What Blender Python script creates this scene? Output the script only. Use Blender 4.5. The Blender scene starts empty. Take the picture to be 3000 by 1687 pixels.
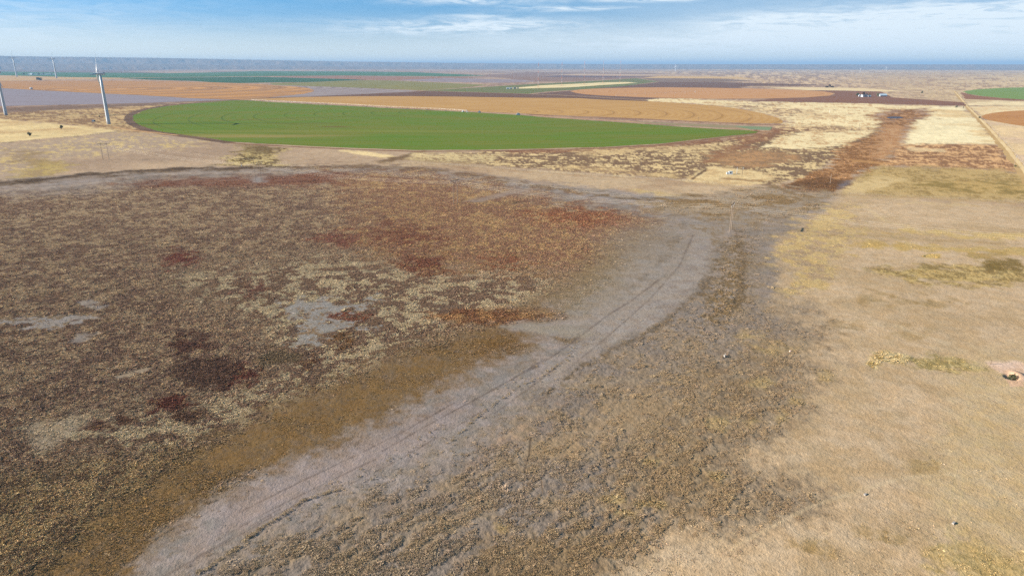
import bpy, bmesh, math, random
import numpy as np
from mathutils import Vector, Matrix

random.seed(7)
rng = np.random.default_rng(11)
S = bpy.context.scene
COL = S.collection
rad = math.radians

# ------------------------------------------------------------------ camera
CAM_H = 95.0
F = 2000.0                                   # focal length in photo pixels (photo 3000 wide)
PITCH = math.atan((843.5 - 191.0) / F)
cd = bpy.data.cameras.new("camera")
cam = bpy.data.objects.new("camera", cd)
COL.objects.link(cam)
cam.location = (0, 0, CAM_H)
cam.rotation_euler = (math.pi / 2 - PITCH, 0, 0)
cd.lens = 24.0
cd.sensor_width = 36.0
cd.clip_start = 1.0
cd.clip_end = 300000.0
S.camera = cam

# ------------------------------------------------------------------ world, sun, exposure
SUN_EL, EXPO = 20.5, 1.8
SUN_DIR = Vector((-math.cos(rad(SUN_EL)), -0.06, math.sin(rad(SUN_EL)))).normalized()   # towards the sun
W = bpy.data.worlds.new("World")
S.world = W
W.use_nodes = True
S.view_settings.view_transform = 'Standard'
S.view_settings.look = 'None'
S.view_settings.exposure = EXPO
S.view_settings.gamma = 1.0
S.cycles.volume_bounces = 0
S.cycles.max_bounces = 6
S.cycles.diffuse_bounces = 3
S.cycles.use_adaptive_sampling = False
S.cycles.use_denoising = False
S.cycles.denoiser = 'OPENIMAGEDENOISE'
S.cycles.denoising_input_passes = 'RGB_ALBEDO_NORMAL'


class NT:
    """small helper to write node trees as expressions"""
    def __init__(self, tree):
        self.t = tree

    def n(self, typ, **kw):
        nd = self.t.nodes.new(typ)
        for k, v in kw.items():
            setattr(nd, k, v)
        return nd

    def put(self, sock, v):
        if isinstance(v, bpy.types.NodeSocket):
            self.t.links.new(v, sock)
        else:
            sock.default_value = v

    def m(self, op, a, b=0.0, c=None, clamp=False):
        nd = self.n('ShaderNodeMath', operation=op, use_clamp=clamp)
        self.put(nd.inputs[0], a)
        self.put(nd.inputs[1], b)
        if c is not None:
            self.put(nd.inputs[2], c)
        return nd.outputs[0]

    def vm(self, op, a, b=(0, 0, 0)):
        nd = self.n('ShaderNodeVectorMath', operation=op)
        self.put(nd.inputs[0], a)
        self.put(nd.inputs[1], b)
        return nd.outputs['Value'] if op in ('LENGTH', 'DOT_PRODUCT', 'DISTANCE') else nd.outputs[0]

    def mix(self, f, a, b, mode='MIX'):
        nd = self.n('ShaderNodeMix', data_type='RGBA', blend_type=mode)
        self.put(nd.inputs[0], f)
        self.put(nd.inputs[6], a)
        self.put(nd.inputs[7], b)
        return nd.outputs[2]

    def noise(self, vec, scale, detail=3.0, rough=0.55, dist=0.0, dim='3D'):
        nd = self.n('ShaderNodeTexNoise', noise_dimensions=dim)
        self.put(nd.inputs['Vector'], vec)
        self.put(nd.inputs['Scale'], scale)
        nd.inputs['Detail'].default_value = detail
        nd.inputs['Roughness'].default_value = rough
        nd.inputs['Distortion'].default_value = dist
        return nd.outputs[0]

    def comb(self, x, y, z):
        nd = self.n('ShaderNodeCombineXYZ')
        self.put(nd.inputs[0], x)
        self.put(nd.inputs[1], y)
        self.put(nd.inputs[2], z)
        return nd.outputs[0]

    def sep(self, v):
        nd = self.n('ShaderNodeSeparateXYZ')
        self.put(nd.inputs[0], v)
        return nd.outputs

    def ramp01(self, x, lo, hi):
        nd = self.n('ShaderNodeMapRange', interpolation_type='SMOOTHSTEP')
        self.put(nd.inputs[0], x)
        nd.inputs[1].default_value = lo
        nd.inputs[2].default_value = hi
        return nd.outputs[0]


def build_sky():
    t = NT(W.node_tree)
    W.node_tree.nodes.clear()
    out = t.n('ShaderNodeOutputWorld')
    bg = t.n('ShaderNodeBackground')
    W.node_tree.links.new(bg.outputs[0], out.inputs[0])
    d = t.n('ShaderNodeTexCoord').outputs['Generated']
    x, y, z = t.sep(d)
    sky = t.n('ShaderNodeTexSky', sky_type='NISHITA')
    sky.sun_disc = False
    sky.sun_elevation = rad(SUN_EL)
    sky.sun_rotation = rad(-90)
    sky.altitude = 900
    sky.air_density = 1.0
    sky.dust_density = 0.35
    sky.ozone_density = 1.6
    zz = t.m('ADD', t.m('MULTIPLY', t.m('MAXIMUM', z, 0.0), 11.0), 0.07)
    t.put(sky.inputs[0], t.vm('NORMALIZE', t.comb(x, y, zz)))
    hsv = t.n('ShaderNodeHueSaturation')
    hsv.inputs['Saturation'].default_value = SKY_SAT
    hsv.inputs['Hue'].default_value = SKY_HUE
    t.put(hsv.inputs['Color'], sky.outputs[0])
    grade = t.mix(t.ramp01(z, 0.0, 0.085), (1.50, 0.86, 0.44, 1), (0.66, 1.00, 1.0, 1))
    skyc = t.mix(1.0, hsv.outputs[0], grade, 'MULTIPLY')
    # thin cirrus: a few wispy banks at fixed bearings and heights
    az = t.m('MULTIPLY', t.m('ARCTAN2', x, y), 57.2958)
    el = t.m('MULTIPLY', t.m('ARCSINE', z), 57.2958)
    total = None
    veil = None
    for a0, e0, ra, re_, s in VEILS:
        da = t.m('DIVIDE', t.m('SUBTRACT', az, a0), ra)
        de = t.m('DIVIDE', t.m('SUBTRACT', el, e0), re_)
        q = t.m('ADD', t.m('MULTIPLY', da, da), t.m('MULTIPLY', de, de))
        g = t.m('MULTIPLY', t.m('EXPONENT', t.m('MULTIPLY', q, -1.0)), s)
        veil = g if veil is None else t.m('ADD', veil, g)
    for a0, e0, ra, re_, s in CLOUDS:
        da = t.m('DIVIDE', t.m('SUBTRACT', az, a0), ra)
        de = t.m('DIVIDE', t.m('SUBTRACT', el, e0), re_)
        q = t.m('ADD', t.m('MULTIPLY', da, da), t.m('MULTIPLY', de, de))
        g = t.m('MULTIPLY', t.m('EXPONENT', t.m('MULTIPLY', q, -1.0)), s)
        total = g if total is None else t.m('ADD', total, g)
    wv = t.comb(t.m('MULTIPLY', az, 0.16), t.m('ADD', t.m('MULTIPLY', el, 1.25), t.m('MULTIPLY', az, 0.02)), 3.7)
    n1 = t.noise(wv, 1.6, 6.0, 0.62, 1.1)
    wv2 = t.comb(t.m('MULTIPLY', az, 0.5), t.m('MULTIPLY', el, 3.2), 1.2)
    n2 = t.noise(wv2, 2.0, 5.0, 0.6, 0.6)
    nn = t.m('ADD', t.m('MULTIPLY', n1, 0.75), t.m('MULTIPLY', n2, 0.25))
    dens = t.m('MULTIPLY', total, t.ramp01(nn, 0.33, 0.66))
    dens = t.m('MINIMUM', t.m('ADD', dens, veil), 0.92)
    col = t.mix(dens, skyc, CLOUD_COL)
    t.put(bg.inputs[0], col)
    bg.inputs[1].default_value = SKY_STR


SKY_STR, SKY_SAT, SKY_HUE = 0.10, 1.03, 0.492
CLOUD_COL = (2.6, 2.9, 3.1, 1)
VEILS = [(16.0, 4.3, 12.0, 1.1, 0.16), (32.0, 2.4, 20.0, 1.9, 0.52), (-42.0, 1.6, 18.0, 1.8, 0.22), (0.0, 0.3, 90.0, 1.8, 0.42), (10.0, 1.9, 20.0, 1.2, 0.28)]
CLOUDS = [(-6.5, 2.75, 7.5, 0.5, 0.85), (0.0, 3.0, 6.0, 0.5, 0.65), (-3.0, 4.75, 6.0, 0.30, 1.0), (4.0, 4.15, 4.5, 0.2, 0.8), (-3.0, 3.55, 2.6, 0.22, 0.8),
          (11.0, 4.75, 5.0, 0.18, 1.2), (21.0, 3.0, 6.0, 0.6, 0.7), (33.0, 2.7, 12.0, 1.2, 0.8), (40.0, 4.2, 10.0, 1.3, 0.7), (20.0, 1.5, 24.0, 0.8, 0.40),
          (-38.0, 2.6, 14.0, 2.2, 0.35), (-60.0, 12.0, 40.0, 6.0, 0.6), (60.0, 16.0, 50.0, 8.0, 0.5)]
build_sky()

sd = bpy.data.lights.new("sun", 'SUN')
sd.energy = 4.7
sd.angle = rad(0.53)
sd.color = (1.0, 0.90, 0.76)
sun = bpy.data.objects.new("sun", sd)
COL.objects.link(sun)
sun.location = (-300, 0, 400)
sun.rotation_euler = (-SUN_DIR).to_track_quat('-Z', 'Y').to_euler()

E_REF = 1.72                                 # photo value of a sunlit level surface / its base colour


def lin(c):
    c = c / 255.0
    return c / 12.92 if c <= 0.04045 else ((c + 0.055) / 1.055) ** 2.4


def alb(r, g, b, k=1.0):
    """base colour of a level sunlit surface that reads (r,g,b) in the photo"""
    return np.array([lin(r), lin(g), lin(b)]) / E_REF * k


def rgba(c):
    return (float(c[0]), float(c[1]), float(c[2]), 1.0)


# ------------------------------------------------------------------ survey geometry
CP, SP = math.cos(PITCH), math.sin(PITCH)


def G(px, py, z=0.0):
    """point of the level ground seen at a photo pixel"""
    u, v = (px - 1500.0) / F, (py - 843.5) / F
    t = (z - CAM_H) / (-SP - v * CP)
    return Vector((u * t, (CP - v * SP) * t, z))


def to_px(X, Y):
    zc = Y * CP + CAM_H * SP
    zc = np.where(zc < 1.0, 1.0, zc)
    yc = Y * SP - CAM_H * CP
    return 1500.0 + F * X / zc, 843.5 - F * yc / zc


# ------------------------------------------------------------------ noise in numpy
def _hash(ix, iy, seed):
    h = (ix.astype(np.int64) * 374761393 + iy.astype(np.int64) * 668265263 + seed * 1442695041) & 0xffffffff
    h = ((h ^ (h >> 13)) * 1274126177) & 0xffffffff
    return ((h ^ (h >> 16)) & 0xffff).astype(np.float32) / 65535.0


def vnoise(x, y, seed):
    ix, iy = np.floor(x), np.floor(y)
    fx, fy = (x - ix).astype(np.float32), (y - iy).astype(np.float32)
    fx = fx * fx * fx * (fx * (fx * 6 - 15) + 10)
    fy = fy * fy * fy * (fy * (fy * 6 - 15) + 10)
    a, b = _hash(ix, iy, seed), _hash(ix + 1, iy, seed)
    c, d = _hash(ix, iy + 1, seed), _hash(ix + 1, iy + 1, seed)
    return (a + (b - a) * fx) * (1 - fy) + (c + (d - c) * fx) * fy


def fbm(x, y, seed, octv=4, gain=0.55):
    s, a, tot = 0.0, 1.0, 0.0
    c, sn = 0.8, 0.6
    for k in range(octv):
        s = s + a * vnoise(x, y, seed + k * 17)
        tot += a
        a *= gain
        x, y = (c * x - sn * y) * 2.03 + 11.3, (sn * x + c * y) * 2.03 - 7.1
    return (s / tot - 0.5) * 2.0              # about -0.7 .. 0.7


def sstep(x, lo, hi):
    t = np.clip((x - lo) / (hi - lo), 0, 1)
    return t * t * (3 - 2 * t)


# ------------------------------------------------------------------ survey of ground cover
KINDS = ['bare', 'weeds', 'red', 'reeds', 'scrub', 'bunch']
LAYERS = []


def layer(pts, rgb, soft=6, amp=8, rgb2=None, mix=0.5, nk=2, sharp=0.15, cover=0.0, h=0.4, kind='bare', alpha=1.0, line=None):
    LAYERS.append(dict(pts=pts, rgb=alb(*rgb), soft=soft, amp=amp, rgb2=None if rgb2 is None else alb(*rgb2), mix=mix, nk=nk,
                       sharp=sharp, cover=cover, h=h, kind=KINDS.index(kind), alpha=alpha, line=line))


def ell(cx, cy, rx, ry, n=14):
    return [(cx + rx * math.cos(2 * math.pi * k / n), cy + ry * math.sin(2 * math.pi * k / n)) for k in range(n)]


# --- far and middle distance
layer([(-900, 400), (3900, 400), (3900, 600), (-900, 600)], (186, 160, 132), 30, 10, (168, 143, 120), 0.4, 1, 0.3)
layer([(1900, 180), (3900, 180), (3900, 300), (2560, 300), (2300, 262), (2100, 232), (1900, 222)], (166, 138, 118), 6, 5, (212, 182, 144), 0.46, 7, 0.16)
layer([(2600, 215), (3900, 205), (3900, 300), (2760, 300), (2620, 275)], (218, 190, 148), 10, 8, (158, 130, 108), 0.40, 7, 0.14, alpha=0.9)
# weedy land round the turbines
layer([(-900, 320), (0, 331), (310, 315), (500, 304), (640, 294), (560, 305), (470, 316), (420, 330), (395, 345), (400, 366), (440, 382), (560, 402), (360, 386), (207, 366), (0, 349), (-900, 330)],
      (205, 174, 126), 2, 3, (142, 112, 84), 0.46, 7, 0.14)
layer([(-900, 312), (0, 316), (207, 309), (500, 302), (640, 294), (500, 306), (310, 316), (0, 331), (-900, 335)], (132, 108, 92), 2, 2)
# pale field on the left
layer([(-900, 330), (0, 349), (207, 367), (352, 384), (269, 396), (0, 419), (-900, 470)], (224, 198, 146), 1.5, 2, (205, 172, 124), 0.35, 2, 0.3)
layer(None, (100, 80, 66), 1.0, 0.6, line=([(-900, 470), (0, 420), (140, 408), (270, 396), (352, 384)], 1.0))
layer([(-600, 430), (0, 425), (150, 412), (350, 390), (470, 392), (600, 410), (560, 430), (330, 450), (200, 465), (120, 520), (0, 525), (-600, 560)],
      (178, 155, 132), 8, 10, (200, 174, 122), 0.34, 7, 0.14)
layer([(60, 500), (120, 470), (200, 480), (190, 510), (110, 530), (40, 530)], (190, 165, 105), 8, 12, (160, 136, 100), 0.45, 7, 0.16)
layer([(40, 440), (90, 435), (150, 470), (100, 490), (40, 470)], (150, 125, 88), 10, 12, alpha=0.7)
# weedy patch of grass under the green field's left end
layer([(690, 430), (760, 425), (840, 440), (800, 455), (820, 475), (850, 485), (800, 495), (720, 488), (640, 482), (670, 465), (695, 455)],
      (196, 172, 118), 5, 9, (112, 92, 62), 0.48, 7, 0.09)
layer([(700, 428), (770, 424), (815, 436), (790, 450), (710, 446)], (118, 98, 68), 4, 6, alpha=0.75)
layer(ell(735, 462, 22, 6), (80, 66, 46), 3, 6, alpha=0.8)
# pale stubble strips and the track beside them
layer([(990, 440), (1055, 443), (1150, 455), (1165, 460), (1130, 463), (1040, 453)], (226, 200, 150), 1.5, 2)
layer([(1090, 475), (1140, 465), (1200, 448), (1250, 442), (1215, 456), (1180, 468), (1125, 482)], (128, 104, 78), 3, 4)
layer([(1210, 452), (1290, 448), (1500, 440), (1800, 434), (2000, 423), (2210, 394), (2300, 372), (2420, 374), (2600, 372), (2560, 420), (2440, 470), (2380, 520),
       (2250, 545), (2060, 530), (1900, 519), (1700, 505), (1500, 490), (1300, 477), (1205, 470)], (134, 108, 84), 3, 6, (216, 188, 138), 0.38, 7, 0.13, cover=0.12, h=0.35, kind='scrub')
layer([(1210, 452), (1330, 448), (1480, 455), (1420, 480), (1300, 475), (1205, 469)], (226, 202, 150), 4, 8, (144, 118, 90), 0.42, 7, 0.12, alpha=0.85)
layer([(1480, 440), (1700, 436), (1900, 426), (2100, 408), (2210, 396), (2150, 412), (1950, 432), (1700, 446), (1500, 450)], (140, 98, 74), 3, 4, alpha=0.8)
layer([(1680, 440), (1950, 430), (2150, 428), (2100, 440), (1880, 442), (1760, 456), (1700, 452)], (222, 192, 140), 4, 7, (160, 130, 96), 0.35, 5, 0.10, alpha=0.8)
layer([(2060, 452), (2200, 440), (2320, 445), (2340, 475), (2200, 492), (2080, 475)], (184, 142, 100), 6, 8, (146, 116, 86), 0.48, 7, 0.15, cover=0.2, h=0.5, kind='scrub')
layer([(1640, 490), (1700, 486), (1960, 508), (1990, 522), (1850, 512)], (216, 186, 134), 4, 6, (150, 120, 92), 0.4, 3, 0.2, alpha=0.8)
layer([(1120, 482), (1210, 472), (1300, 480), (1500, 493), (1700, 509), (1900, 523), (2060, 535), (2150, 545), (2120, 570), (2000, 578), (1850, 570), (1700, 553), (1500, 522), (1300, 497), (1150, 490)],
      (192, 166, 134), 4, 4, (178, 150, 120), 0.4, 2, 0.3, cover=0.05, h=0.25, kind='bunch')
layer([(1850, 555), (2000, 572), (2150, 560), (2220, 548), (2160, 572), (2000, 588), (1870, 572)], (206, 178, 122), 4, 6, alpha=0.8)
# well pad
layer([(1990, 530), (2030, 512), (2080, 490), (2140, 492), (2230, 505), (2270, 520), (2230, 538), (2150, 548), (2050, 536)], (226, 198, 148), 3, 5, (206, 174, 126), 0.4, 3, 0.2)
layer([(2020, 527), (2040, 513), (2060, 500), (2066, 496), (2072, 498), (2050, 513), (2030, 528)], (110, 86, 68), 1, 1.5)
layer([(2110, 519), (2160, 523), (2240, 530), (2235, 534), (2150, 528), (2110, 524)], (150, 116, 80), 1.5, 3, alpha=0.8)
# pale grassland on both sides of the draw
layer([(1880, 297), (1935, 289), (2000, 289), (2200, 298), (2500, 303), (2700, 310), (2750, 312), (2697, 320), (2610, 326), (2561, 339), (2587, 355), (2574, 382),
       (2530, 405), (2440, 432), (2300, 437), (2240, 430), (2280, 405), (2350, 386), (2400, 379), (2290, 372), (2310, 358), (2262, 338), (2196, 323), (2097, 308), (1997, 302)],
      (240, 218, 170), 2, 5, (196, 162, 118), 0.33, 7, 0.14)
layer([(2130, 308), (2230, 306), (2330, 320), (2430, 340), (2330, 345), (2250, 330)], (150, 116, 90), 5, 10, (226, 198, 150), 0.48, 7, 0.12, alpha=0.85)
layer([(2230, 372), (2330, 368), (2460, 372), (2580, 380), (2450, 390), (2330, 384), (2240, 392)], (142, 106, 80), 4, 7, (222, 192, 144), 0.42, 7, 0.12, alpha=0.85)
layer([(2230, 384), (2290, 376), (2280, 395), (2220, 420), (2120, 460), (2060, 480), (2110, 440), (2190, 400)], (146, 104, 76), 5, 6, alpha=0.8)
layer([(2760, 308), (3900, 335), (3900, 322), (3000, 298), (2830, 291), (2824, 305)], (236, 214, 170), 2, 4, (206, 180, 140), 0.4, 2, 0.2)
layer([(2723, 340), (2697, 319), (2760, 312), (2830, 314), (2850, 330), (2900, 385), (2932, 425), (2800, 424), (2660, 428), (2632, 430), (2654, 398), (2660, 368), (2674, 352)],
      (242, 224, 180), 2, 4, (222, 192, 142), 0.3, 2, 0.25)
layer([(2620, 424), (2800, 420), (2930, 424), (2968, 475), (2990, 508), (2900, 498), (2700, 490), (2560, 488), (2604, 462)], (154, 114, 82), 4, 6, (212, 168, 120), 0.44, 7, 0.14, cover=0.15, h=0.35, kind='scrub')
layer([(2660, 432), (2770, 436), (2760, 444), (2660, 444)], (226, 196, 150), 2, 4, alpha=0.8)
layer([(2450, 565), (2515, 512), (2564, 487), (2700, 488), (3000, 505), (3900, 560), (3900, 620), (3000, 600), (2700, 585), (2500, 590)],
      (198, 168, 114), 8, 10, (156, 130, 84), 0.38, 7, 0.16, cover=0.15, h=0.4, kind='bunch')
layer([(2640, 540), (2800, 528), (3000, 535), (3300, 560), (3000, 566), (2760, 556)], (140, 118, 68), 6, 12, (196, 164, 106), 0.45, 3, 0.2, alpha=0.85)
layer([(2450, 545), (2560, 520), (2650, 525), (2600, 545), (2500, 575)], (226, 198, 146), 6, 10, alpha=0.6)
layer([(2895, 352), (3000, 371), (3900, 430), (3900, 760), (3080, 560), (3000, 500), (2950, 436), (2905, 384), (2876, 352)], (216, 186, 154), 2, 2, (226, 196, 150), 0.4, 2, 0.4)
layer([(2832, 311), (3000, 312), (3900, 318), (3900, 400), (3000, 372), (2890, 350), (2868, 346)], (238, 214, 168), 1.5, 2, (222, 192, 146), 0.4, 7, 0.2)
layer([(2852, 330), (2880, 334), (2896, 352), (2880, 352)], (196, 162, 116), 2, 3, alpha=0.7)
# the brown draw
layer([(2561, 339), (2614, 322), (2697, 318), (2723, 340), (2674, 352), (2660, 368), (2654, 398), (2631, 425), (2604, 465), (2564, 485), (2515, 511), (2481, 541), (2445, 566),
       (2385, 566), (2266, 557), (2309, 538), (2366, 511), (2432, 491), (2445, 458), (2465, 435), (2531, 405), (2574, 382), (2587, 355)],
      (144, 104, 68), 3, 7, (180, 136, 94), 0.42, 7, 0.16, cover=0.35, h=0.6, kind='reeds')
layer([(2590, 376), (2640, 372), (2652, 398), (2625, 430), (2600, 462), (2560, 470), (2570, 440), (2572, 410)], (204, 160, 116), 4, 6, (168, 122, 82), 0.40, 7, 0.16, cover=0.3, h=0.5, kind='reeds', alpha=0.9)
layer([(2280, 556), (2320, 535), (2400, 520), (2470, 525), (2485, 540), (2445, 566), (2380, 566)], (124, 90, 60), 4, 6, (98, 74, 54), 0.35, 7, 0.2, cover=0.5, h=0.7, kind='reeds')
layer([(2455, 545), (2480, 530), (2500, 527), (2480, 545), (2455, 556)], (120, 114, 118), 3, 3, alpha=0.7)
layer([(2490, 468), (2560, 474), (2660, 484), (2620, 484), (2500, 474)], (200, 152, 98), 1.5, 2, alpha=0.7)
# --- pasture, near right
layer([(2000, 560), (2100, 545), (2450, 570), (3000, 596), (3900, 640), (5200, 2600), (1500, 2600), (1600, 1900), (1900, 1400), (2150, 1200), (2150, 900), (2250, 700)],
      (198, 171, 138), 20, 10, (188, 161, 126), 0.45, 2, 0.30, cover=0.30, h=0.14, kind='bunch')
layer([(2760, 1050), (3300, 1000), (5200, 2600), (2900, 2600), (2860, 1700), (2700, 1400), (2800, 1200)], (201, 176, 138), 60, 30, (193, 167, 122), 0.42, 7, 0.25, alpha=0.7, cover=0.40, h=0.17, kind='bunch')
for (ax, ay), (bx, by), w, c in [((2640, 676), (3050, 700), 7, (204, 174, 112)), ((2520, 718), (3050, 740), 9, (196, 166, 106)), ((2650, 690), (2420, 660), 5, (196, 166, 116))]:
    layer([(ax, ay - w), (bx, by - w), (bx, by + w), (ax, ay + w)], c, 5, 10, cover=0.5, h=0.45, kind='bunch', alpha=0.85)
layer([(2560, 790), (2700, 772), (2900, 778), (3100, 800), (2960, 835), (2760, 835), (2620, 815)], (152, 128, 80), 14, 26, (196, 168, 110), 0.48, 7, 0.16, cover=0.5, h=0.3, kind='bunch', alpha=0.9)
layer(ell(2945, 774, 60, 12), (130, 108, 62), 9, 16, cover=0.6, h=0.4, kind='scrub', alpha=0.9)
layer(ell(2890, 745, 60, 10), (168, 140, 84), 5, 10, alpha=0.7, cover=0.4, h=0.4, kind='bunch')
layer([(2690, 748), (2760, 742), (2755, 760), (2700, 756)], (206, 174, 110), 3, 5, cover=0.6, h=0.5, kind='bunch')
layer([(2540, 1038), (2600, 1030), (2668, 1040), (2672, 1068), (2600, 1062), (2560, 1080), (2540, 1066)], (216, 192, 144), 5, 8, (192, 162, 106), 0.40, 5, 0.2, cover=0.8, h=0.5, kind='bunch')
layer([(2655, 1052), (2740, 1042), (2830, 1060), (2910, 1080), (2900, 1092), (2790, 1085), (2700, 1080)], (168, 147, 98), 8, 14, (200, 176, 124), 0.45, 7, 0.15, cover=0.6, h=0.36, kind='bunch')
layer([(2885, 1062), (2960, 1056), (3060, 1082), (3060, 1120), (2985, 1118), (2950, 1092), (2905, 1080)], (222, 190, 166), 5, 7)
layer([(2940, 1085), (2995, 1080), (2998, 1130), (2960, 1132), (2945, 1110)], (214, 178, 148), 3, 4)
layer([(2700, 1600), (2800, 1580), (2950, 1610), (3100, 1680), (3000, 1760), (2800, 1700), (2720, 1650)], (182, 156, 100), 35, 36, (196, 168, 116), 0.5, 7, 0.2, cover=0.5, h=0.28, kind='bunch', alpha=0.8)
for rx, ry in [(2350, 1590), (2420, 1610), (2560, 1560), (2620, 1570), (2700, 1370), (2480, 950), (2640, 880), (2670, 980), (2560, 870), (2750, 890)]:
    layer(ell(rx, ry, 45, 14), (166, 138, 92), 16, 26, cover=0.35, h=0.35, kind='bunch', alpha=0.6)
for x0 in (2783, 2810):
    layer(None, (204, 178, 132), 3, 2, alpha=0.55, line=([(x0 + 18, 1350), (x0 + 10, 1430), (x0 - 4, 1530), (x0 - 14, 1640)], 3))
# faint old wheel ruts
layer(None, (178, 146, 110), 2.0, 1.0, alpha=0.8, line=([(1120, 478), (1300, 484), (1600, 508), (1900, 526), (2060, 537), (2220, 556), (2330, 562), (2450, 570), (2700, 580), (3000, 598), (3700, 640)], 1.3))
# --- grey flat round the marsh
layer([(-900, 560), (0, 530), (150, 520), (364, 500), (560, 494), (745, 493), (900, 487), (1055, 484), (1210, 488), (1304, 497), (1450, 516), (1600, 536), (1750, 552), (1900, 570), (2050, 575), (2160, 562),
       (2270, 552), (2450, 572), (2440, 620), (2373, 640), (2269, 724), (2290, 774), (2270, 865), (2200, 960), (2000, 1010), (1850, 1080), (1700, 1150), (1500, 1260), (1350, 1380), (1166, 1470),
       (1000, 1560), (850, 1687), (760, 1900), (-900, 1900)], (140, 130, 122), 8, 8, (156, 142, 134), 0.48, 3, 0.25, cover=0.22, h=0.13, kind='scrub')
layer([(600, 1500), (900, 1330), (1150, 1240), (1330, 1160), (1400, 1200), (1100, 1380), (850, 1480), (700, 1560)], (156, 139, 133), 40, 20, alpha=0.6)
layer([(1750, 700), (2000, 650), (2080, 700), (2070, 830), (1900, 930), (1700, 980), (1600, 940), (1720, 860)], (152, 139, 126), 40, 20, alpha=0.7)
layer([(-900, 555), (0, 528), (150, 518), (364, 499), (560, 492), (745, 491), (900, 487), (1055, 484), (1210, 488), (1330, 500), (1300, 506), (1100, 496), (900, 497), (700, 505), (560, 503), (364, 512), (150, 538), (0, 548), (-900, 575)],
      (120, 102, 84), 3, 6, (150, 134, 122), 0.42, 3, 0.2, cover=0.5, h=0.7, kind='scrub')
layer([(1330, 505), (1500, 528), (1700, 556), (1900, 580), (2000, 585), (1900, 592), (1700, 568), (1500, 540), (1330, 514)], (126, 106, 84), 3, 7, (164, 148, 132), 0.45, 3, 0.2, cover=0.5, h=0.7, kind='scrub')
layer([(1870, 590), (2050, 572), (2160, 560), (2270, 552), (2445, 570), (2420, 615), (2340, 640), (2200, 660), (2050, 650), (1900, 620)], (140, 114, 80), 10, 14, (164, 144, 120), 0.42, 3, 0.2, cover=0.6, h=0.7, kind='scrub')
layer(None, (86, 70, 57), 2.4, 4, (106, 88, 72), 0.3, 7, 0.1, cover=0.5, h=0.6, kind='scrub', line=([(-600, 556), (0, 536), (80, 532), (150, 524), (250, 513), (364, 503), (460, 497), (560, 495), (660, 494), (760, 492)], 6.5))
layer(None, (90, 74, 58), 2.2, 4, line=([(760, 490), (850, 489), (980, 486), (1060, 486), (1200, 491), (1300, 502), (1400, 516)], 3.5))
layer(None, (168, 154, 144), 2.5, 3, line=([(-600, 585), (0, 556), (90, 553), (200, 545), (300, 532), (370, 520), (450, 511), (560, 507), (680, 505), (740, 506)], 4))
# --- scrub
SCRUB = [(2200, 650), (2360, 640), (2373, 650), (2269, 724), (2290, 774), (2269, 865), (2352, 923), (2414, 985), (2352, 1022), (2414, 1076), (2331, 1118), (2352, 1170), (2248, 1269), (2145, 1335), (2207, 1377),
         (2414, 1460), (2352, 1501), (2166, 1543), (2000, 1534), (1911, 1584), (1745, 1687), (1650, 1900), (480, 1900), (560, 1687), (700, 1610), (828, 1563), (1000, 1472), (1166, 1418), (1331, 1352), (1414, 1286),
         (1538, 1211), (1600, 1149), (1704, 1035), (1807, 993), (1911, 952), (2000, 869), (2062, 848), (2083, 766), (2095, 716), (2075, 690), (2120, 660)]
layer(SCRUB, (156, 136, 113), 80, 45, (146, 131, 118), 0.5, 2, 0.3, cover=0.50, h=0.56, kind='scrub')
layer([(2050, 1060), (2300, 1000), (2380, 1010), (2330, 1118), (2340, 1170), (2248, 1269), (2145, 1335), (2200, 1385), (2390, 1465), (2340, 1500), (2166, 1540), (2000, 1530), (1800, 1480), (1780, 1380), (1880, 1250), (1950, 1150)],
      (146, 122, 92), 100, 60, (164, 141, 111), 0.5, 3, 0.25, cover=0.62, h=0.46, kind='scrub', alpha=0.75)
layer([(1780, 1180), (1900, 1130), (1980, 1150), (1900, 1260), (1700, 1330), (1560, 1360), (1500, 1330), (1640, 1260)], (168, 143, 112), 40, 30, cover=0.4, h=0.36, kind='scrub', alpha=0.75)
layer([(1400, 1600), (1700, 1540), (1900, 1580), (1750, 1690), (1650, 1900), (1300, 1900), (1350, 1700)], (146, 120, 84), 40, 40, cover=0.75, h=0.42, kind='scrub', alpha=0.6)
layer([(2100, 720), (2180, 700), (2200, 800), (2180, 900), (2060, 960), (2060, 870), (2110, 800)], (136, 112, 78), 26, 24, (160, 144, 130), 0.4, 7, 0.2, cover=0.75, h=0.48, kind='scrub', alpha=0.85)
for cx, cy, rx, ry in [(1800, 1465, 34, 16), (1835, 1500, 30, 12), (1870, 1480, 22, 9), (1915, 1350, 26, 10), (2330, 1170, 26, 9), (2110, 1240, 44, 14), (2285, 1220, 20, 9), (2230, 1120, 40, 14), (2190, 1240, 26, 10),
                       (1470, 1545, 14, 12), (2270, 1024, 60, 10), (2200, 985, 40, 9), (2100, 1395, 26, 10), (1930, 1475, 24, 10), (2420, 1100, 24, 10)]:
    layer(ell(cx, cy, rx, ry), (182, 156, 112), 14, 14, cover=0.6, h=0.42, kind='bunch', alpha=0.9)
layer([(2440, 588), (2500, 600), (2500, 660), (2520, 690), (2500, 720), (2470, 750), (2420, 770), (2450, 815), (2410, 840), (2330, 860), (2300, 850), (2330, 800), (2285, 780), (2265, 724), (2330, 670), (2390, 622)],
      (203, 174, 122), 12, 26, (178, 152, 120), 0.40, 5, 0.10, cover=0.5, h=0.32, kind='bunch')
layer([(2500, 705), (2640, 712), (2660, 722), (2560, 728), (2480, 722)], (196, 164, 104), 5, 8, cover=0.5, h=0.4, kind='bunch', alpha=0.8)
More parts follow.
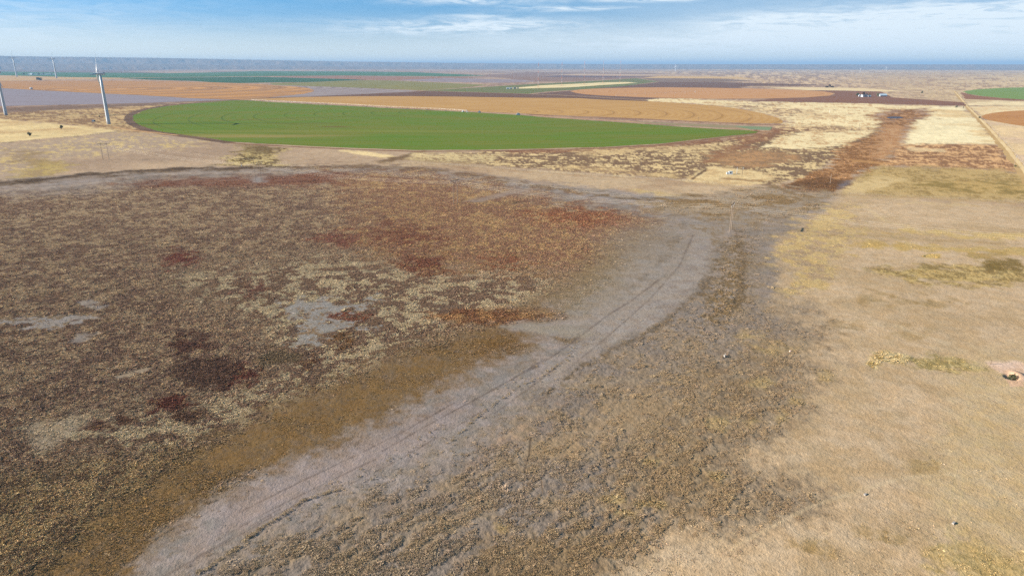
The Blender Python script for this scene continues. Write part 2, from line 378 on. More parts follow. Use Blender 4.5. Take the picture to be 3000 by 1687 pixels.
# --- marsh
layer([(-900, 590), (0, 563), (232, 555), (364, 530), (563, 520), (745, 516), (900, 507), (1055, 498), (1210, 505), (1304, 512), (1366, 523), (1428, 540), (1600, 572), (1683, 596), (1800, 615), (1890, 641), (1905, 662),
       (1849, 703), (1790, 766), (1730, 828), (1600, 890), (1630, 925), (1500, 946), (1500, 985), (1440, 1000), (1340, 1030), (1230, 1080), (1120, 1130), (1000, 1190), (880, 1230), (760, 1290), (640, 1370),
       (480, 1460), (330, 1590), (230, 1687), (120, 1900), (-900, 1900)], (126, 101, 83), 34, 14, (158, 135, 107), 0.44, 7, 0.20, cover=0.95, h=0.42, kind='weeds')
layer([(500, 800), (1000, 740), (1500, 760), (1650, 800), (1560, 900), (1350, 960), (1100, 1100), (900, 1180), (700, 1290), (500, 1330), (200, 1320), (60, 1250), (300, 1200), (560, 1180), (800, 1080), (760, 950), (600, 880)],
      (180, 162, 130), 50, 40, (116, 92, 75), 0.55, 5, 0.06, cover=0.85, h=0.36, kind='weeds', alpha=0.85)
layer([(-900, 1450), (0, 1400), (300, 1340), (620, 1290), (700, 1330), (560, 1440), (420, 1560), (250, 1687), (200, 1900), (-900, 1900)], (176, 152, 112), 50, 40, (114, 92, 70), 0.50, 7, 0.18, cover=0.9, h=0.50, kind='weeds', alpha=0.85)
layer([(960, 500), (1055, 500), (1210, 508), (1304, 516), (1428, 545), (1600, 577), (1683, 602), (1890, 643), (1903, 663), (1845, 702), (1770, 760), (1640, 800), (1480, 790), (1330, 800), (1200, 790), (1080, 740), (960, 700), (1050, 640), (1000, 560)],
      (142, 106, 83), 44, 30, (164, 132, 92), 0.42, 7, 0.2, cover=0.9, h=0.40, kind='red', alpha=0.85)
layer([(330, 540), (563, 523), (745, 520), (900, 510), (1000, 505), (1000, 540), (800, 545), (500, 548)], (126, 84, 66), 10, 8, cover=0.9, h=0.5, kind='red', alpha=0.8)
layer([(1540, 620), (1700, 610), (1900, 645), (1890, 665), (1740, 665), (1600, 660)], (138, 90, 64), 18, 16, (162, 130, 92), 0.3, 7, 0.2, cover=0.9, h=0.5, kind='red', alpha=0.8)
layer([(1060, 690), (1150, 660), (1300, 690), (1260, 720), (1100, 715)], (122, 80, 62), 22, 26, (150, 118, 84), 0.25, 7, 0.2, cover=0.9, h=0.5, kind='red', alpha=0.8)
layer([(1180, 760), (1240, 745), (1290, 760), (1300, 800), (1240, 808), (1190, 795)], (116, 72, 56), 18, 24, (150, 118, 84), 0.25, 7, 0.2, cover=0.95, h=0.5, kind='red', alpha=0.85)
for cx, cy, rx, ry, c in [(530, 763, 46, 20, (104, 58, 46)), (680, 1105, 80, 36, (92, 52, 40)), (500, 1185, 62, 24, (92, 52, 40)), (560, 1010, 60, 26, (92, 62, 48)), (1015, 932, 66, 20, (108, 60, 42)),
                          (740, 845, 34, 10, (100, 62, 50)), (600, 1090, 90, 50, (88, 64, 50)), (270, 1248, 30, 8, (88, 56, 44)), (560, 1215, 60, 20, (92, 66, 50)), (360, 1230, 50, 14, (92, 64, 48)),
                          (1000, 990, 40, 22, (108, 76, 46)), (905, 1060, 36, 14, (96, 66, 48)), (820, 1050, 60, 20, (100, 82, 60)), (980, 700, 60, 16, (116, 74, 58)), (1480, 770, 50, 16, (124, 80, 56))]:
    layer(ell(cx, cy, rx, ry), tuple(v * 1.0 + 14 for v in c), 13, 26, (138, 112, 82), 0.16, 7, 0.12, cover=1.0, h=0.45, kind='red', alpha=0.95)
# bare mud windows in the marsh
layer([(828, 886), (944, 880), (1040, 892), (1120, 875), (1060, 905), (960, 905), (950, 930), (1030, 950), (1100, 958), (1000, 962), (950, 985), (936, 1014), (861, 1014), (885, 973), (870, 950), (905, 927), (836, 908)],
      (150, 143, 136), 8, 30, (130, 108, 84), 0.26, 7, 0.08, cover=0.22, h=0.35, kind='weeds', alpha=0.95)
layer([(-60, 928), (60, 940), (140, 930), (260, 925), (310, 930), (220, 940), (130, 955), (0, 950), (-60, 945)], (150, 141, 134), 6, 20, (124, 104, 82), 0.32, 7, 0.08, cover=0.25, h=0.35, kind='weeds', alpha=0.95)
layer([(240, 890), (300, 882), (310, 890), (270, 905)], (150, 141, 134), 6, 16, cover=0.2, h=0.3, kind='weeds', alpha=0.8)
layer([(230, 985), (290, 975), (270, 1000), (210, 1005)], (140, 130, 122), 5, 8, alpha=0.8)
layer([(330, 1100), (430, 1075), (460, 1070), (400, 1095), (340, 1115)], (158, 142, 122), 5, 6, alpha=0.85)
layer([(90, 1240), (220, 1215), (260, 1230), (200, 1280), (120, 1320), (80, 1290)], (160, 142, 118), 20, 16, alpha=0.85, cover=0.5, h=0.3, kind='weeds')
# golden fringe of the marsh
layer([(1538, 1024), (1575, 973), (1518, 960), (1400, 972), (1330, 985), (1180, 1030), (1020, 1110), (860, 1160), (720, 1240), (580, 1310), (430, 1390), (260, 1520), (110, 1660), (-60, 1900), (280, 1900), (373, 1687), (455, 1605),
       (580, 1485), (745, 1398), (870, 1350), (1000, 1302), (1120, 1240), (1228, 1180), (1414, 1072)], (132, 104, 68), 54, 34, (120, 98, 72), 0.4, 7, 0.2, cover=0.75, h=0.16, kind='reeds')
layer([(1518, 1000), (1540, 975), (1480, 975), (1380, 1010), (1360, 1040), (1420, 1060), (1500, 1030)], (128, 97, 58), 28, 14, cover=0.9, h=0.22, kind='reeds', alpha=0.7)
layer([(1240, 930), (1330, 905), (1480, 905), (1620, 900), (1650, 930), (1500, 946), (1350, 950)], (160, 118, 76), 14, 12, (130, 88, 60), 0.45, 3, 0.2, cover=0.9, h=0.45, kind='reeds', alpha=0.85)
layer([(1500, 900), (1610, 860), (1700, 800), (1790, 760), (1760, 820), (1640, 890)], (144, 118, 84), 30, 16, cover=0.7, h=0.22, kind='reeds', alpha=0.75)
layer([(1560, 905), (1640, 860), (1720, 790), (1800, 720), (1880, 690), (1850, 760), (1800, 850), (1700, 910), (1620, 930)], (142, 124, 98), 40, 16, cover=0.4, h=0.25, kind='reeds', alpha=0.6)
layer([(1750, 700), (1830, 660), (1900, 640), (1990, 640), (1960, 720), (1850, 760)], (144, 128, 110), 40, 16, cover=0.25, h=0.25, kind='reeds', alpha=0.6)
# grey tongue reaching into the marsh
layer([(1470, 958), (1540, 944), (1640, 950), (1760, 975), (1850, 1000), (1780, 1010), (1640, 985), (1540, 972)], (150, 138, 124), 8, 6)
layer([(1620, 985), (1700, 990), (1780, 1000), (1740, 1015), (1640, 1005)], (132, 110, 84), 6, 8, cover=0.6, h=0.5, kind='scrub', alpha=0.8)
layer([(1345, 590), (1430, 575), (1520, 553), (1560, 556), (1480, 575), (1400, 594)], (150, 130, 116), 3, 3, alpha=0.85)
layer(ell(757, 526, 20, 8), (150, 140, 134), 4, 4, alpha=0.9)
layer([(1560, 1120), (1700, 995), (1850, 895), (1960, 815), (2030, 740), (2046, 690), (2020, 650), (1960, 625), (2030, 632), (2078, 660), (2096, 715), (2078, 790), (2012, 880), (1900, 958), (1780, 1008), (1680, 1068), (1600, 1130)], (164, 152, 142), 10, 18, (140, 127, 118), 0.4, 7, 0.15, cover=0.05, h=0.1, alpha=0.8)
layer(None, (116, 98, 76), 6, 15, cover=0.7, h=0.5, kind='scrub', alpha=0.62, line=([(2078, 668), (2094, 690), (2104, 715), (2102, 745), (2092, 790), (2060, 850), (1990, 910), (1900, 972), (1800, 1020), (1700, 1078), (1600, 1150)], 5))
layer(None, (128, 112, 94), 5, 10, cover=0.5, h=0.35, kind='scrub', alpha=0.45, line=([(2010, 640), (1990, 690), (1960, 740), (1900, 800), (1820, 860)], 3))
layer(None, (120, 100, 76), 3, 10, cover=0.7, h=0.45, kind='scrub', alpha=0.55, line=([(2130, 640), (2160, 690), (2180, 760), (2176, 840), (2150, 900)], 6))
layer([(2020, 655), (2096, 660), (2150, 630), (2230, 606), (2330, 592), (2420, 575), (2400, 592), (2310, 612), (2220, 636), (2140, 668), (2096, 720)], (158, 144, 130), 6, 14, (134, 114, 90), 0.4, 7, 0.14, alpha=0.8)
layer(None, (206, 180, 140), 1.6, 1.5, alpha=0.8, line=([(1120, 476), (1200, 478), (1300, 481), (1600, 503), (1900, 521), (2060, 532)], 1.6))
layer([(540, 1600), (700, 1500), (840, 1430), (1000, 1360), (1160, 1290), (1180, 1310), (1010, 1385), (860, 1460), (720, 1540), (560, 1640)], (166, 148, 141), 16, 20, (142, 128, 120), 0.4, 7, 0.2, alpha=0.7)
# wheel ruts in the mud flat, cow path in the scrub
for ln, w, c in [([(1120, 1320), (1290, 1225), (1480, 1122), (1600, 1050)], 1.6, (108, 96, 90)), ([(1500, 1110), (1560, 1080), (1640, 1030), (1700, 985), (1770, 930), (1850, 880), (1930, 820)], 1.6, (112, 98, 90)),
                 ([(1450, 1210), (1560, 1130), (1610, 1090), (1680, 1030)], 1.4, (112, 98, 90)), ([(1555, 1280), (1550, 1330), (1537, 1375), (1535, 1430), (1538, 1470), (1530, 1515), (1515, 1560), (1508, 1610), (1505, 1650)], 2.4, (92, 76, 62)),
                 ([(700, 1500), (860, 1420), (1020, 1345), (1180, 1265), (1330, 1180)], 1.5, (116, 102, 95)), ([(620, 1590), (780, 1500), (960, 1410), (1100, 1345)], 1.4, (118, 104, 97)), ([(560, 1640), (700, 1560), (820, 1490)], 1.4, (116, 102, 95)),
                 ([(1660, 1085), (1780, 985), (1900, 880), (1990, 780), (2030, 690)], 1.4, (116, 103, 94)), ([(1020, 1420), (1160, 1350), (1300, 1270), (1420, 1200)], 1.4, (115, 102, 94)), ([(480, 1687), (640, 1600), (800, 1512), (900, 1462)], 2.5, (122, 108, 100)), ([(1585, 1395), (1590, 1445)], 2.0, (110, 92, 74)), ([(1332, 1570), (1330, 1640), (1328, 1700)], 2.4, (176, 156, 136))]:
    layer(None, c, 1.6, 1.5, alpha=0.75, line=(ln, w))


for ln, w, c in [([(2530, 600), (2560, 625), (2600, 650), (2690, 672)], 2.5, (208, 182, 134)), ([(2620, 600), (2680, 592), (2800, 600), (2990, 612)], 2.5, (206, 178, 128)), ([(2480, 940), (2640, 960), (2790, 1010), (2900, 1060)], 4, (206, 182, 148)),
                 ([(2150, 1600), (2380, 1480), (2640, 1400), (2900, 1380), (3200, 1390)], 5, (206, 182, 146)), ([(2420, 690), (2560, 690), (2760, 705), (3000, 716)], 4, (160, 134, 92))]:
    layer(None, c, 3, 5, alpha=0.45, line=(ln, w))


def seg_dist(U, V, sq, a, b):
    ax, ay, bx, by = a[0], a[1], b[0], b[1]
    px, py = (U - ax) * sq, V - ay
    dx, dy = (bx - ax) * sq, by - ay
    t = np.clip((px * dx + py * dy) / (dx * dx + dy * dy + 1e-9), 0, 1)
    return np.hypot(px - t * dx, py - t * dy)


def inside(U, V, pts):
    r = np.zeros(U.shape, bool)
    n = len(pts)
    for i in range(n):
        x1, y1 = pts[i]
        x2, y2 = pts[(i + 1) % n]
        if y1 == y2:
            continue
        r ^= ((y1 > V) != (y2 > V)) & (U < (x2 - x1) * (V - y1) / (y2 - y1) + x1)
    return r


def survey(X, Y, jit=0.0):
    """ground cover at world points: base colour, plant cover, plant height, plant kind"""
    X, Y = np.asarray(X, np.float64), np.asarray(Y, np.float64)
    r = np.hypot(X, Y)
    U, V = to_px(X, Y)
    front = Y > 30
    az, lr = np.arctan2(X, Y), np.log(np.maximum(r, 20))
    K = {1: fbm(az * 5, lr * 5, 3), 2: fbm(az * 18, lr * 18, 21), 3: fbm(az * 46, lr * 46, 41, 5, 0.6), 4: fbm(az * 100, lr * 100, 77, 4, 0.6)}
    K[6] = fbm(az * 280, lr * 280, 131, 3, 0.6)
    K[5] = K[3] * 0.65 + K[4] * 0.6
    K[7] = K[3] * 0.45 + K[4] * 0.45 + K[6] * 0.5
    mott = 1 + 0.13 * K[4] + 0.17 * K[6]
    if jit:
        for q in (3, 4, 5, 7):
            K[q] = K[q] + rng.normal(0, jit, X.shape)
    edge = fbm(az * 60, lr * 60, 91, 4, 0.6)
    col = np.empty(X.shape + (3,))
    f = sstep(K[7] + 0.5 * K[2], -0.3, 0.3)[..., None]
    col[:] = alb(190, 160, 134) * (1 - f) + alb(150, 122, 106) * f
    cover, hh = np.full(X.shape, 0.05), np.full(X.shape, 0.25)
    kw = np.zeros(X.shape + (len(KINDS),), np.float32)
    kw[..., 5] = 1.0
    for L in LAYERS:
        pad = (L['soft'] + L['amp']) * 1.2
        pts = L['pts'] if L['line'] is None else L['line'][0]
        P = np.array(pts)
        y0, y1 = P[:, 1].min() - pad, P[:, 1].max() + pad
        sqm = max((y0 - 191) / F, 0.008)
        hx = pad / sqm
        sel = np.nonzero(front & (V > y0) & (V < y1) & (U > P[:, 0].min() - hx) & (U < P[:, 0].max() + hx))
        if len(sel[0]) == 0:
            continue
        u, v = U[sel], V[sel]
        sq = np.clip((v - 191) / (F * 0.6), 0.02, 1.0)
        d = np.full(u.shape, 1e9)
        n = len(pts)
        for i in range(n if L['line'] is None else n - 1):
            d = np.minimum(d, seg_dist(u, v, sq, pts[i], pts[(i + 1) % n]))
        if L['line'] is None:
            d = np.where(inside(u, v, pts), d, -d)
        else:
            d = L['line'][1] * np.clip(sq * 1.6, 0.3, 1) - d
        d = d + edge[sel] * L['amp'] * 1.5
        m = sstep(d, -L['soft'], L['soft']) * L['alpha']
        c = np.broadcast_to(L['rgb'], u.shape + (3,))
        if L['rgb2'] is not None:
            q = K[L['nk']][sel]
            th = (0.5 - L['mix']) * 0.9
            w = sstep(q, th - L['sharp'], th + L['sharp'])[..., None]
            c = L['rgb'] * (1 - w) + L['rgb2'] * w
        mm = m[..., None]
        col[sel] = col[sel] * (1 - mm) + c * mm
        cover[sel] = cover[sel] * (1 - m) + L['cover'] * m
        hh[sel] = hh[sel] * (1 - m) + L['h'] * m
        kw[sel] *= (1 - mm)
        k = kw[sel]
        k[..., L['kind']] += m
        kw[sel] = k
    return col * mott[..., None], cover, hh, kw, K, r


# ------------------------------------------------------------------ object helpers
def tag(o, label, cat, group=None, kind=None):
    o['label'] = label
    o['category'] = cat
    if group:
        o['group'] = group
    if kind:
        o['kind'] = kind
    return o


def empty(name, loc, rz=0.0, label=None, cat=None, group=None):
    o = bpy.data.objects.new(name, None)
    COL.objects.link(o)
    o.location = loc
    o.rotation_euler = (0, 0, rz)
    o.empty_display_size = 1.0
    if label:
        tag(o, label, cat, group)
    return o


def copy_tree(o, parent=None):
    c = o.copy()
    COL.objects.link(c)
    c.parent = parent
    for ch in list(o.children):
        copy_tree(ch, c)
    return c


class MB:
    def __init__(self):
        self.v, self.f = [], []

    def add(self, vs, fs):
        k = len(self.v)
        self.v += [tuple(p) for p in vs]
        self.f += [tuple(i + k for i in f) for f in fs]
        return self

    def box(self, c, s, rz=0.0, taper=1.0):
        hx, hy, hz = s[0] / 2, s[1] / 2, s[2] / 2
        ca, sa = math.cos(rz), math.sin(rz)
        vs = []
        for dz, k in ((-hz, 1.0), (hz, taper)):
            for dx, dy in ((-hx, -hy), (hx, -hy), (hx, hy), (-hx, hy)):
                x, y = dx * k, dy * k
                vs.append((c[0] + ca * x - sa * y, c[1] + sa * x + ca * y, c[2] + dz))
        return self.add(vs, [(3, 2, 1, 0), (4, 5, 6, 7), (0, 1, 5, 4), (1, 2, 6, 5), (2, 3, 7, 6), (3, 0, 4, 7)])

    def tube(self, a, b, r0, r1=None, n=8, cap=True):
        r1 = r0 if r1 is None else r1
        a, b = Vector(a), Vector(b)
        d = (b - a).normalized()
        u = d.orthogonal().normalized()
        w = d.cross(u)
        vs = []
        for p, r in ((a, r0), (b, r1)):
            for k in range(n):
                t = 2 * math.pi * k / n
                vs.append(p + u * (r * math.cos(t)) + w * (r * math.sin(t)))
        fs = [(k, (k + 1) % n, n + (k + 1) % n, n + k) for k in range(n)]
        if cap:
            fs += [tuple(range(n - 1, -1, -1)), tuple(range(n, 2 * n))]
        return self.add(vs, fs)

    def path(self, pts, r, n=5):
        for a, b in zip(pts[:-1], pts[1:]):
            self.tube(a, b, r, r, n, False)
        return self

    def lathe(self, prof, n=16, c=(0, 0, 0), axis='z'):
        vs, fs = [], []
        for r, h in prof:
            for k in range(n):
                t = 2 * math.pi * k / n
                p = (r * math.cos(t), r * math.sin(t), h)
                if axis == 'x':
                    p = (h, r * math.cos(t), r * math.sin(t))
                vs.append((p[0] + c[0], p[1] + c[1], p[2] + c[2]))
        for i in range(len(prof) - 1):
            for k in range(n):
                fs.append((i * n + k, i * n + (k + 1) % n, (i + 1) * n + (k + 1) % n, (i + 1) * n + k))
        fs.append(tuple(range(n - 1, -1, -1)))
        fs.append(tuple((len(prof) - 1) * n + k for k in range(n)))
        return self.add(vs, fs)

    def gable(self, c, sx, sy, wall, rise, over=0.0):
        """gable roof, ridge along x, eaves at height wall"""
        hx, hy = sx / 2 + over, sy / 2 + over
        z0 = wall - over * rise / (sy / 2)
        t = 0.18
        for s in (-1, 1):
            vs = [(-hx, s * hy, z0), (hx, s * hy, z0), (hx, 0, wall + rise), (-hx, 0, wall + rise)]
            vs = [(x + c[0], y + c[1], z + c[2]) for x, y, z in vs]
            vs += [(x, y, z + t) for x, y, z in vs]
            self.add(vs, [(0, 1, 2, 3), (7, 6, 5, 4), (0, 4, 5, 1), (1, 5, 6, 2), (2, 6, 7, 3), (3, 7, 4, 0)])
        return self

    def house(self, c, sx, sy, wall, rise):
        """walls with gable ends"""
        hx, hy = sx / 2, sy / 2
        vs = [(-hx, -hy, 0), (hx, -hy, 0), (hx, hy, 0), (-hx, hy, 0), (-hx, -hy, wall), (hx, -hy, wall), (hx, hy, wall), (-hx, hy, wall), (-hx, 0, wall + rise), (hx, 0, wall + rise)]
        vs = [(x + c[0], y + c[1], z + c[2]) for x, y, z in vs]
        return self.add(vs, [(0, 1, 5, 4), (1, 2, 6, 9, 5), (2, 3, 7, 6), (3, 0, 4, 8, 7)])

    def build(self, name, mat, parent=None, smooth=False):
        me = bpy.data.meshes.new(name)
        me.from_pydata([tuple(p) for p in self.v], [], self.f)
        me.materials.append(mat)
        if smooth:
            me.polygons.foreach_set('use_smooth', [True] * len(me.polygons))
        me.update()
        o = bpy.data.objects.new(name, me)
        COL.objects.link(o)
        o.parent = parent
        return o


# ------------------------------------------------------------------ materials
def mat_new(name):
    m = bpy.data.materials.new(name)
    m.use_nodes = True
    m.node_tree.nodes.clear()
    t = NT(m.node_tree)
    out = t.n('ShaderNodeOutputMaterial')
    b = t.n('ShaderNodeBsdfPrincipled')
    m.node_tree.links.new(b.outputs[0], out.inputs[0])
    b.inputs['Roughness'].default_value = 0.95
    b.inputs['Specular IOR Level'].default_value = 0.0
    return m, t, b


def mat_plain(name, c, rough=0.6, metal=0.0, var=0.12, scale=1.5, spec=0.3):
    m, t, b = mat_new(name)
    o = t.n('ShaderNodeTexCoord').outputs['Object']
    k = t.m('ADD', 1.0 - var, t.m('MULTIPLY', t.noise(o, scale, 4.0), 2 * var))
    t.put(b.inputs['Base Color'], t.mix(1.0, rgba(c), t.comb(k, k, k), 'MULTIPLY'))
    b.inputs['Roughness'].default_value = rough
    b.inputs['Metallic'].default_value = metal
    b.inputs['Specular IOR Level'].default_value = spec
    return m


def ground_material():
    m, t, b = mat_new("ground_cover")
    a = t.n('ShaderNodeAttribute', attribute_name='cover_colour').outputs['Color']
    p = t.n('ShaderNodeNewGeometry').outputs['Position']
    n0 = t.noise(p, 2.6, 3.0, 0.7)
    n1 = t.noise(p, 0.9, 4.0, 0.65)
    n2 = t.noise(p, 0.16, 4.0, 0.6)
    n3 = t.noise(t.vm('MULTIPLY', p, (0.35, 1.0, 1.0)), 0.012, 5.0, 0.65)
    k = t.m('ADD', t.m('ADD', t.m('MULTIPLY', n1, 0.50), t.m('MULTIPLY', n2, 0.30)), t.m('ADD', t.m('MULTIPLY', n3, 0.34), t.m('MULTIPLY', n0, 0.62)))
    k = t.m('ADD', k, 0.17)
    warm = t.mix(t.ramp01(n2, 0.35, 0.65), (1.03, 1.0, 0.95, 1), (0.97, 1.0, 1.04, 1))
    c = t.mix(1.0, t.mix(1.0, a, t.comb(k, k, k), 'MULTIPLY'), warm, 'MULTIPLY')
    t.put(b.inputs['Base Color'], c)
    bp = t.n('ShaderNodeBump')
    bp.inputs['Strength'].default_value = 0.75
    bp.inputs['Distance'].default_value = 0.5
    t.put(bp.inputs['Height'], t.m('ADD', t.m('ADD', t.m('MULTIPLY', n1, 0.5), t.m('MULTIPLY', n0, 0.30)), t.m('MULTIPLY', n2, 0.3)))
    t.put(b.inputs['Normal'], bp.outputs[0])
    return m


def tuft_material(name, k):
    m, t, b = mat_new(name)
    a = t.n('ShaderNodeAttribute', attribute_name='tone', attribute_type='INSTANCER').outputs['Color']
    s = t.n('ShaderNodeAttribute', attribute_name='shade').outputs['Fac']
    q = t.m('MULTIPLY', s, k)
    t.put(b.inputs['Base Color'], t.mix(1.0, a, t.comb(q, q, q), 'MULTIPLY'))
    return m


def field_material(name, c1, c2, centre=None, rings=(), rows=None, patch=0.02, track=None, blot=None):
    """crop field: soil/crop tone with soft patches, drill rows and ring tracks round a pivot"""
    m, t, b = mat_new(name)
    p = t.n('ShaderNodeNewGeometry').outputs['Position']
    n1 = t.noise(t.vm('MULTIPLY', p, (0.4, 1.0, 1.0)), patch, 5.0, 0.62)
    n2 = t.noise(p, 0.35, 3.0, 0.6)
    c = t.mix(t.ramp01(n1, 0.32, 0.68), rgba(c1), rgba(c2))
    if centre is not None:
        d = t.vm('DISTANCE', t.vm('MULTIPLY', p, (1, 1, 0)), (centre[0], centre[1], 0))
        wob = t.m('MULTIPLY', t.noise(p, 0.015, 3.0), 10.0)
        for spacing, width, colr, amt in rings:
            fr = t.m('FRACT', t.m('DIVIDE', t.m('ADD', d, t.m('MULTIPLY', wob, 0.15 if width < 0.2 else 0.4)), spacing))
            tri = t.m('ABSOLUTE', t.m('SUBTRACT', fr, 0.5))
            on = t.m('MULTIPLY', t.m('SUBTRACT', 1.0, t.ramp01(tri, width * 0.35, width)), amt)
            on = t.m('MULTIPLY', on, t.ramp01(t.noise(p, 0.006, 3.0), 0.25, 0.55))
            c = t.mix(on, c, rgba(colr))
    if rows is not None:
        ang, sp, amt, colr = rows
        x, y, z = t.sep(p)
        s = t.m('ADD', t.m('MULTIPLY', x, math.cos(ang)), t.m('MULTIPLY', y, math.sin(ang)))
        s = t.m('ADD', s, t.m('MULTIPLY', t.noise(p, 0.01, 3.0), 8.0))
        w = t.m('ADD', 0.5, t.m('MULTIPLY', t.m('SINE', t.m('MULTIPLY', s, 2 * math.pi / sp)), 0.5))
        c = t.mix(t.m('MULTIPLY', t.m('MULTIPLY', w, amt), t.ramp01(n1, 0.3, 0.6)), c, rgba(colr))
    if blot is not None:
        for bx, by, bw, bh, amt, colr in blot:
            q = t.vm('LENGTH', t.vm('MULTIPLY', t.vm('SUBTRACT', t.vm('MULTIPLY', p, (1, 1, 0)), (bx, by, 0)), (1 / bw, 1 / bh, 0)))
            q = t.m('ADD', q, t.m('MULTIPLY', t.m('SUBTRACT', n1, 0.5), 1.6))
            c = t.mix(t.m('MULTIPLY', t.m('SUBTRACT', 1.0, t.ramp01(q, 0.35, 1.1)), amt), c, rgba(colr))
    k = t.m('ADD', 0.86, t.m('MULTIPLY', n2, 0.28))
    t.put(b.inputs['Base Color'], t.mix(1.0, c, t.comb(k, k, k), 'MULTIPLY'))
    return m


M_GROUND = ground_material()
M_WHITE = mat_plain('white_paint', (0.42, 0.47, 0.53), 0.45, 0, 0.06, 0.2)
M_BLADE = mat_plain('blade_white', (0.50, 0.52, 0.55), 0.4, 0, 0.05, 0.2)
M_GREY = mat_plain('grey_paint', (0.34, 0.36, 0.38), 0.5)
M_DARK = mat_plain('dark_opening', (0.03, 0.03, 0.035), 0.8)
M_POLE = mat_plain('weathered_wood', (0.22, 0.17, 0.13), 0.9, 0, 0.25, 3)
M_POLE_D = mat_plain('dark_wood', (0.12, 0.085, 0.06), 0.9, 0, 0.25, 3)
M_STEEL = mat_plain('galvanised_steel', (0.52, 0.54, 0.56), 0.45, 0.4, 0.1, 2)
M_WIRE = mat_plain('aluminium_wire', (0.62, 0.56, 0.46), 0.45, 0.1, 0.05)
M_ROOF_D = mat_plain('dark_shingle', (0.075, 0.07, 0.08), 0.9, 0, 0.2, 1.0)
M_ROOF_B = mat_plain('blue_grey_sheet_roof', (0.36, 0.44, 0.50), 0.5, 0.2, 0.12, 0.4)
M_RED_BAND = mat_plain('orange_mast_paint', (0.50, 0.16, 0.07), 0.5)
M_BARK = mat_plain('bark', (0.10, 0.075, 0.055), 0.95, 0, 0.25, 2)
M_RUBBER = mat_plain('rubber', (0.035, 0.035, 0.035), 0.9)
M_STONE = mat_plain('pale_concrete', (0.24, 0.22, 0.20), 0.9, 0, 0.2, 4)
M_ROCK = mat_plain('pinkish_rock', (0.45, 0.33, 0.28), 0.95, 0, 0.25, 4)
M_GLASS = mat_plain('window_glass', (0.05, 0.06, 0.07), 0.15, 0, 0.05, 1, 0.5)

# ------------------------------------------------------------------ ground sheet
EDGE_R = 17000.0


def build_ground():
    fine = np.linspace(rad(-47), rad(47), 1330)
    coarse = np.linspace(rad(47), rad(313), 72)[1:-1]
    azs = np.concatenate([fine, coarse])
    vv = np.arange(1900, 208, -2.15)
    el = PITCH + np.arctan((vv - 843.5) / F)
    rs = CAM_H / np.tan(el)
    rs = np.concatenate([np.linspace(4, rs[0] * 0.985, 20), rs, np.geomspace(rs[-1] * 1.03, 16500, 12), np.geomspace(17200, 90000, 30)])
    A, R = np.meshgrid(azs, rs)
    X, Y = R * np.sin(A), R * np.cos(A)
    col, cover, hh, kw, K, r = survey(X, Y)
    Z = np.zeros_like(X)
    # low hummocks in the grown parts, flattened towards the distance where the sheet is coarse
    wx, wy = X / 1.5, Y / 1.5
    hum = fbm(wx, wy, 5, 3, 0.6)
    near = 1 - sstep(r, 250, 650)
    Z += (hum * 0.30 * np.clip(cover * hh * 2.2, 0, 1.0) + fbm(X / 14, Y / 14, 15, 3) * 0.14) * near
    # scraped pit beside the pink soil
    pc = G(2962, 1104)
    q = np.hypot((X - pc.x) / 2.3, (Y - pc.y) / 2.6)
    Z -= 1.3 * (1 - sstep(q, 0.45, 1.0))
    q2 = np.hypot((X - pc.x - 3.2) / 2.6, (Y - pc.y - 1.5) / 4.0)
    Z += 0.7 * (1 - sstep(q2, 0.2, 1.0))
    # the plain breaks down to lower country far out
    Z -= 150 * sstep(r, EDGE_R, 22500)
    far = sstep(r, 7000, 13000)
    n, mth = A.shape
    idx = np.arange(n * mth).reshape(n, mth)
    q0 = idx[:-1, :]
    q1 = idx[1:, :]
    quads = np.stack([q0, np.roll(q0, -1, 1), np.roll(q1, -1, 1), q1], -1).reshape(-1, 4)[:, ::-1]
    me = bpy.data.meshes.new('ground')
    co = np.stack([X, Y, Z], -1).reshape(-1, 3).astype(np.float32)
    nv = len(co)
    # one centre point closes the middle
    co = np.concatenate([co, np.zeros((1, 3), np.float32)])
    tri = np.stack([np.full(mth, nv), idx[0], np.roll(idx[0], -1)], -1)[:, ::-1]
    me.vertices.add(len(co))
    me.vertices.foreach_set('co', co.ravel())
    loops = np.concatenate([quads.ravel(), tri.ravel()]).astype(np.int32)
    me.loops.add(len(loops))
    me.loops.foreach_set('vertex_index', loops)
    starts = np.concatenate([np.arange(len(quads)) * 4, len(quads) * 4 + np.arange(len(tri)) * 3]).astype(np.int32)
    me.polygons.add(len(starts))
    me.polygons.foreach_set('loop_start', starts)
    me.update(calc_edges=True)
    at = me.color_attributes.new('cover_colour', 'FLOAT_COLOR', 'POINT')
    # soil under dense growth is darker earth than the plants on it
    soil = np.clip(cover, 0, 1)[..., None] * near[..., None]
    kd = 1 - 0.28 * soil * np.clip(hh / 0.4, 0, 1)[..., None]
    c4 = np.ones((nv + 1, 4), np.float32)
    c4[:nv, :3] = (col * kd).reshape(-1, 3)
    c4[nv, :3] = c4[0, :3]
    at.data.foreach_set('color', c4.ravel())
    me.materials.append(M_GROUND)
    me.validate()
    me.polygons.foreach_set('use_smooth', np.ones(len(me.polygons), bool))
    o = bpy.data.objects.new('ground', me)
    COL.objects.link(o)
    tag(o, 'dry open plain of pasture, marsh and bare flats', 'ground', kind='structure')
    return o


build_ground()


